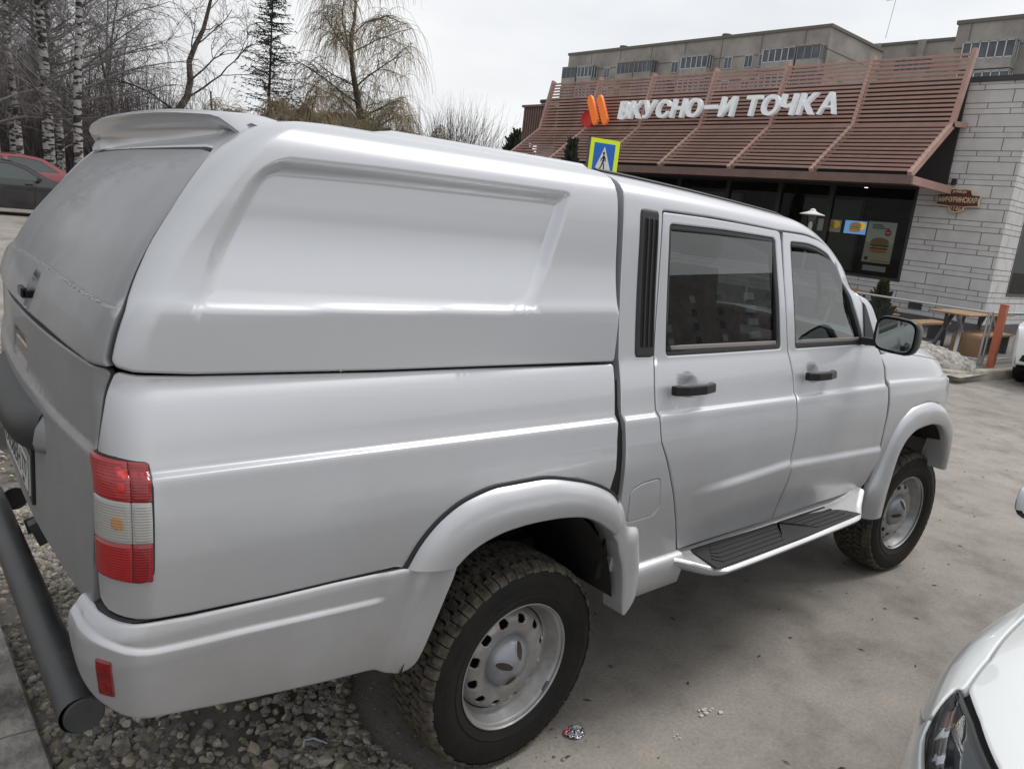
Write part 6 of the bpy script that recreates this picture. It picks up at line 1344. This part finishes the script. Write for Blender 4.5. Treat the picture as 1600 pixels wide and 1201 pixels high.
def tree(name, label, cat, loc, H, seed, kind, group=None, r0=.16, rz=0, lean=(0, 0), mats=None, clear=.2, dens=1.0):
    rg = random.Random(seed); t = thing(name, label, cat, group, loc=loc, rz=rz); tr = Tubes(); cr = Tubes()
    if kind == 'birch':
        trunk = path((0, 0, 0), (lean[0], lean[1], 1), H, 14, .025, 0, rg); tr.add(trunk, r0, .02, 9)
        for i in range(int(34*dens)):
            f = clear+(1-clear)*(i+rg.random())/(34*dens); q = f*14; k = min(int(q), 13); p = trunk[k]*(1-(q-k))+trunk[k+1]*(q-k); a = rg.random()*6.283; up = .35+.9*f
            L1 = H*(.30-.18*f)*rg.uniform(.7, 1.15); d = (math.cos(a), math.sin(a), up); b1 = path(p, d, L1, 7, .10, -.015, rg); cr.add(b1, r0*.26*(1.15-f), .012, 4)
            for j in range(7):
                k2 = rg.randint(1, 7); b2 = path(b1[k2], perp((b1[k2]-b1[k2-1])/np.linalg.norm(b1[k2]-b1[k2-1]), rg, rg.uniform(.4, .9)), L1*rg.uniform(.25, .5), 5, .14, -.06, rg); cr.add(b2, .013, .006, 3)
                for l in range(8):
                    k3 = rg.randint(1, 5); b3 = path(b2[k3], perp((b2[k3]-b2[k3-1])/np.linalg.norm(b2[k3]-b2[k3-1]), rg, rg.uniform(.4, 1.1)), rg.uniform(.4, 1.1), 4, .12, -.28, rg); cr.add(b3, .0065, .003, 3)
    elif kind == 'willow':
        trunk = [np.array(q, float) for q in lean]; P = resample(np.array(trunk), 16); tr.add(P, r0, .05, 9)
        limbs = []
        for i in range(int(20*dens)):
            f = .22+.78*(i+rg.random()*.6)/(20*dens); p = P[min(int(f*15), 15)]; a = i*2.399+rg.random()*.7; L1 = H*rg.uniform(.24, .40)*(1.2-.45*f); d = (math.cos(a), math.sin(a), rg.uniform(.55, 1.1))
            b1 = path(p, d, L1, 9, .13, -.055, rg); tr.add(b1, .075*(1.3-f), .018, 6); limbs.append(b1)
            for j in range(3):
                k2 = rg.randint(3, 8); b2 = path(b1[k2], perp((b1[k2]-b1[k2-1])/np.linalg.norm(b1[k2]-b1[k2-1]), rg, rg.uniform(.5, .9))+np.array([0, 0, .15]), L1*rg.uniform(.3, .55), 6, .15, -.06, rg); tr.add(b2, .024, .010, 4); limbs.append(b2)
        for b1 in limbs:
            for j in range(int(34*dens)):
                k2 = rg.randint(2, len(b1)-1); d = np.array([rg.gauss(0, .5), rg.gauss(0, .5), rg.uniform(-.1, .35)]); L2 = rg.uniform(.10, .26)*H; cr.add(path(b1[k2], d/np.linalg.norm(d), L2, 7, .06, -.42, rg), .0105, .0045, 3)
    elif kind == 'gnarled':
        P = resample(np.array([np.array(q, float) for q in lean]), 14); tr.add(P, r0, .06, 9); segs = [(P[i], P[i]-P[i-1], i/13) for i in range(3, 14)]
        def rec(p, d, L_, r, lv):
            d = d/np.linalg.norm(d); b = path(p, d, L_, 6, .20, .01, rg); (tr if lv < 2 else cr).add(b, r, r*.45, 6 if lv < 2 else 3)
            if lv >= 4: return
            for j in range(4 if lv < 3 else 5):
                k2 = rg.randint(2, 6); rec(b[k2], perp((b[k2]-b[k2-1])/np.linalg.norm(b[k2]-b[k2-1]), rg, rg.uniform(.4, 1.0))+np.array([0, 0, .12]), L_*rg.uniform(.45, .75), max(r*.5, .006), lv+1)
        for p, d, f in segs:
            if rg.random() < .85*dens: a = rg.random()*6.283; rec(p, np.array([math.cos(a), math.sin(a), rg.uniform(.3, .9)]), H*rg.uniform(.14, .26), .07*(1.2-f), 1)
    elif kind == 'shrub':
        for i in range(int(120*dens)):
            a = rg.random()*6.283; ti = rg.uniform(.05, .55); b1 = path((rg.gauss(0, .25), rg.gauss(0, .25), 0), (math.cos(a)*ti, math.sin(a)*ti, 1), H*rg.uniform(.55, 1.05), 7, .05, 0, rg); cr.add(b1, .022, .007, 3)
            for j in range(9): k2 = rg.randint(2, 6); cr.add(path(b1[k2], perp((b1[k2]-b1[k2-1])/np.linalg.norm(b1[k2]-b1[k2-1]), rg, rg.uniform(.2, .6)), H*rg.uniform(.15, .35), 4, .06, .03, rg), .008, .003, 3)
    elif kind == 'spruce':
        tr.add([(0, 0, 0), (0, 0, H*.5), (0, 0, H)], r0, .01, 7)
        n = int(62*dens)
        for i in range(n):
            f = .25+.75*i/n; z = H*f; 
            for j in range(5):
                a = rg.random()*6.283; L1 = H*.20*(1-f)**.75*rg.uniform(.6, 1.25)+.12; b1 = path((0, 0, z), (math.cos(a), math.sin(a), rg.uniform(-.15, .25)), L1, 5, .05, .02, rg); tr.add(b1, .014, .005, 3)
                for q in b1[1:]:
                    for l in range(4):
                        d = np.array([rg.gauss(0, 1), rg.gauss(0, 1), rg.gauss(-.3, .5)]); d /= np.linalg.norm(d); cr.add([q, q+d*.16*rg.uniform(.6, 1.6)], .020, .006, 3)
    bm, cm = mats
    if tr.V: tr.mesh('trunk', bm, t)
    cr.mesh('crown', cm, t); return t
def place_copy(src, label, loc, rz, sc):
    c = copy_tree(src); c.location = loc; c.rotation_euler = (0, 0, rz); c.scale = (sc, sc, sc); c['label'] = label; return c
GB = 'birches at the left edge'
b1 = tree('birch_tree', 'birch with a forked white trunk, leftmost of the birches', 'birch', (2.45, 27.9, .3), 15, 11, 'birch', GB, .20, mats=(BIRCH, TWIG), dens=1.25, clear=.16)
b2 = tree('birch_tree', 'thin pale birch just left of the red hatchback windscreen', 'birch', (3.30, 28.6, .3), 14, 12, 'birch', GB, .12, mats=(BIRCH, TWIG), clear=.22)
b3 = tree('birch_tree', 'stout black and white birch behind the red hatchback', 'birch', (4.15, 29.0, .3), 16, 13, 'birch', GB, .21, mats=(BIRCH, TWIG), dens=1.3, lean=(.02, 0), clear=.2)
b4 = tree('birch_tree', 'birch right of the stout one, its trunk nearest the truck spoiler', 'birch', (4.95, 28.6, .3), 15, 14, 'birch', GB, .17, mats=(BIRCH, TWIG), dens=1.2, clear=.18)
GW = 'bare trees behind the birches'
k = 0
for (x, y, src, sc) in ((.6, 33, b1, .95), (1.6, 36, b3, 1.0), (2.9, 35, b2, 1.05), (4.4, 38, b4, 1.0), (5.9, 36, b1, .9), (6.6, 41, b3, .9), (8.2, 40, b2, .85), (9.6, 44, b4, .8), (3.4, 43, b3, 1.1), (1.2, 45, b4, 1.1), (5.4, 47, b1, 1.0), (11.6, 48, b2, .8), (-.6, 40, b1, 1.1), (7.4, 50, b4, .95)):
    c = place_copy(src, ('bare birch in the thicket behind the parked cars', 'bare birch further right in the thicket, over the spoiler')[x > 5.6], (x, y, 0), k*1.7, sc*1.0); c['group'] = GW+(' left' if x <= 5.6 else ' right'); k += 1
gn = tree('gnarled_tree', 'crooked bare tree with a leaning dark trunk above the spoiler', 'bare tree', (9.4, 32.5, 0), 11.0, 21, 'gnarled', None, .24, lean=[(-.35, 0, 0), (-.30, 0, 3.2), (.15, 0, 4.6), (.6, 0, 5.4), (.55, .1, 6.6), (1.0, 0, 7.6), (1.4, 0, 9.3)], mats=(WBARK, TWIGD), dens=1.6)
place_copy(gn, 'smaller crooked tree left of the leaning one', (7.9, 34.5, 0), 2.4, .72)
place_copy(gn, 'low spreading bare tree between the leaning one and the spruce', (12.4, 36, 0), 4.0, .62)
tree('spruce_tree', 'tall sparse spruce with a bare lower trunk', 'spruce', (14.9, 36, 0), 12.3, 31, 'spruce', None, .13, mats=(WBARK, mat('spruce_needles', (.030, .042, .032), .85)), dens=1.0)
wl_ = tree('weeping_willow', 'big weeping willow with long hanging bare twigs', 'willow', (20.1, 36, 0), 12.4, 41, 'willow', None, .30, lean=[(.3, 0, 0), (.35, 0, 3), (.1, 0, 5), (-.35, 0, 6.8), (-.75, 0, 8.2), (-.95, 0, 9.8), (-.75, 0, 11.0), (-1.0, 0, 12.2)], mats=(WBARK, TWIGY), dens=1.0)
GS = 'brown willow shrubs behind the truck roof'
s0 = tree('willow_shrub', 'ochre twiggy shrub left of the weeping willow', 'shrub', (15.9, 34, 0), 6.6, 51, 'willow', GS, .11, lean=[(0, 0, 0), (.15, 0, 1.6), (-.1, 0, 3.2), (.15, 0, 4.4), (.1, .1, 5.3)], mats=(WBARK, TWIGY), dens=1.5)
for i, (x, y, sc, lb) in enumerate(((13.0, 33, .85, 'ochre twiggy shrub at the foot of the spruce'), (17.4, 35, .98, 'ochre twiggy shrub directly left of the willow trunk'), (19.2, 34, .92, 'ochre twiggy shrub under the willow crown'), (21.2, 35, .92, 'ochre twiggy shrub right of the willow trunk'), (23.4, 35.5, .95, 'ochre twiggy shrub beneath the hanging willow ends'), (25.0, 36.5, .92, 'ochre twiggy shrub between the willow and the round grey bush'), (10.6, 33.5, .78, 'ochre twiggy shrub under the crooked trees'))):
    place_copy(s0, lb, (x, y, 0), i*1.1+.6, sc)
s1 = tree('grey_bush', 'round grey bush of bare rods where the sky opens', 'bush', (26.6, 36, 0), 7.2, 61, 'shrub', None, mats=(TWIG, TWIGD), dens=2.2)
# undergrowth and far wood as one mass
T_ = Tubes(); rg = random.Random(77)
for i in range(6500):
    x = rg.uniform(-9, 27) if i % 3 else rg.uniform(4, 16); y = rg.uniform(39, 56); h = rg.uniform(2.5, 5.2)*(.95 if x > 13 else 1.5)
    d = (rg.gauss(0, .16), rg.gauss(0, .16), 1); T_.add(path((x, y, 0), d, h, 4, .09, 0, rg), .022, .006, 3)
tag(T_.mesh('far_thicket', TWIGD, None), 'far bare thicket massed behind the trees', 'thicket', kind='stuff')
g = Mesh(); g.bx((0, 0, 0), (6, 8, 4.3)); HH = thing('house', 'dark roofed house half hidden among the willows', 'house', loc=(24.0, 50, 0)); g.build('wall', mat('house_wall', (.22, .17, .14), .9, var=.3, vs=1), HH)
g = Mesh(); g.prism([(-.5, 4.2), (6.5, 4.2), (3, 7.6)], (0, -.3, 0), (1, 0, 0), (0, 0, 1), -8.6); g.build('roof', mat('slate_roof', (.10, .115, .14), .7), HH)
g = Mesh(); g.bx((1.2, -.04, 1.6), (2.4, -.01, 3.0)); g.bx((3.6, -.04, 1.6), (4.8, -.01, 3.0)); g.build('window', WG, HH)
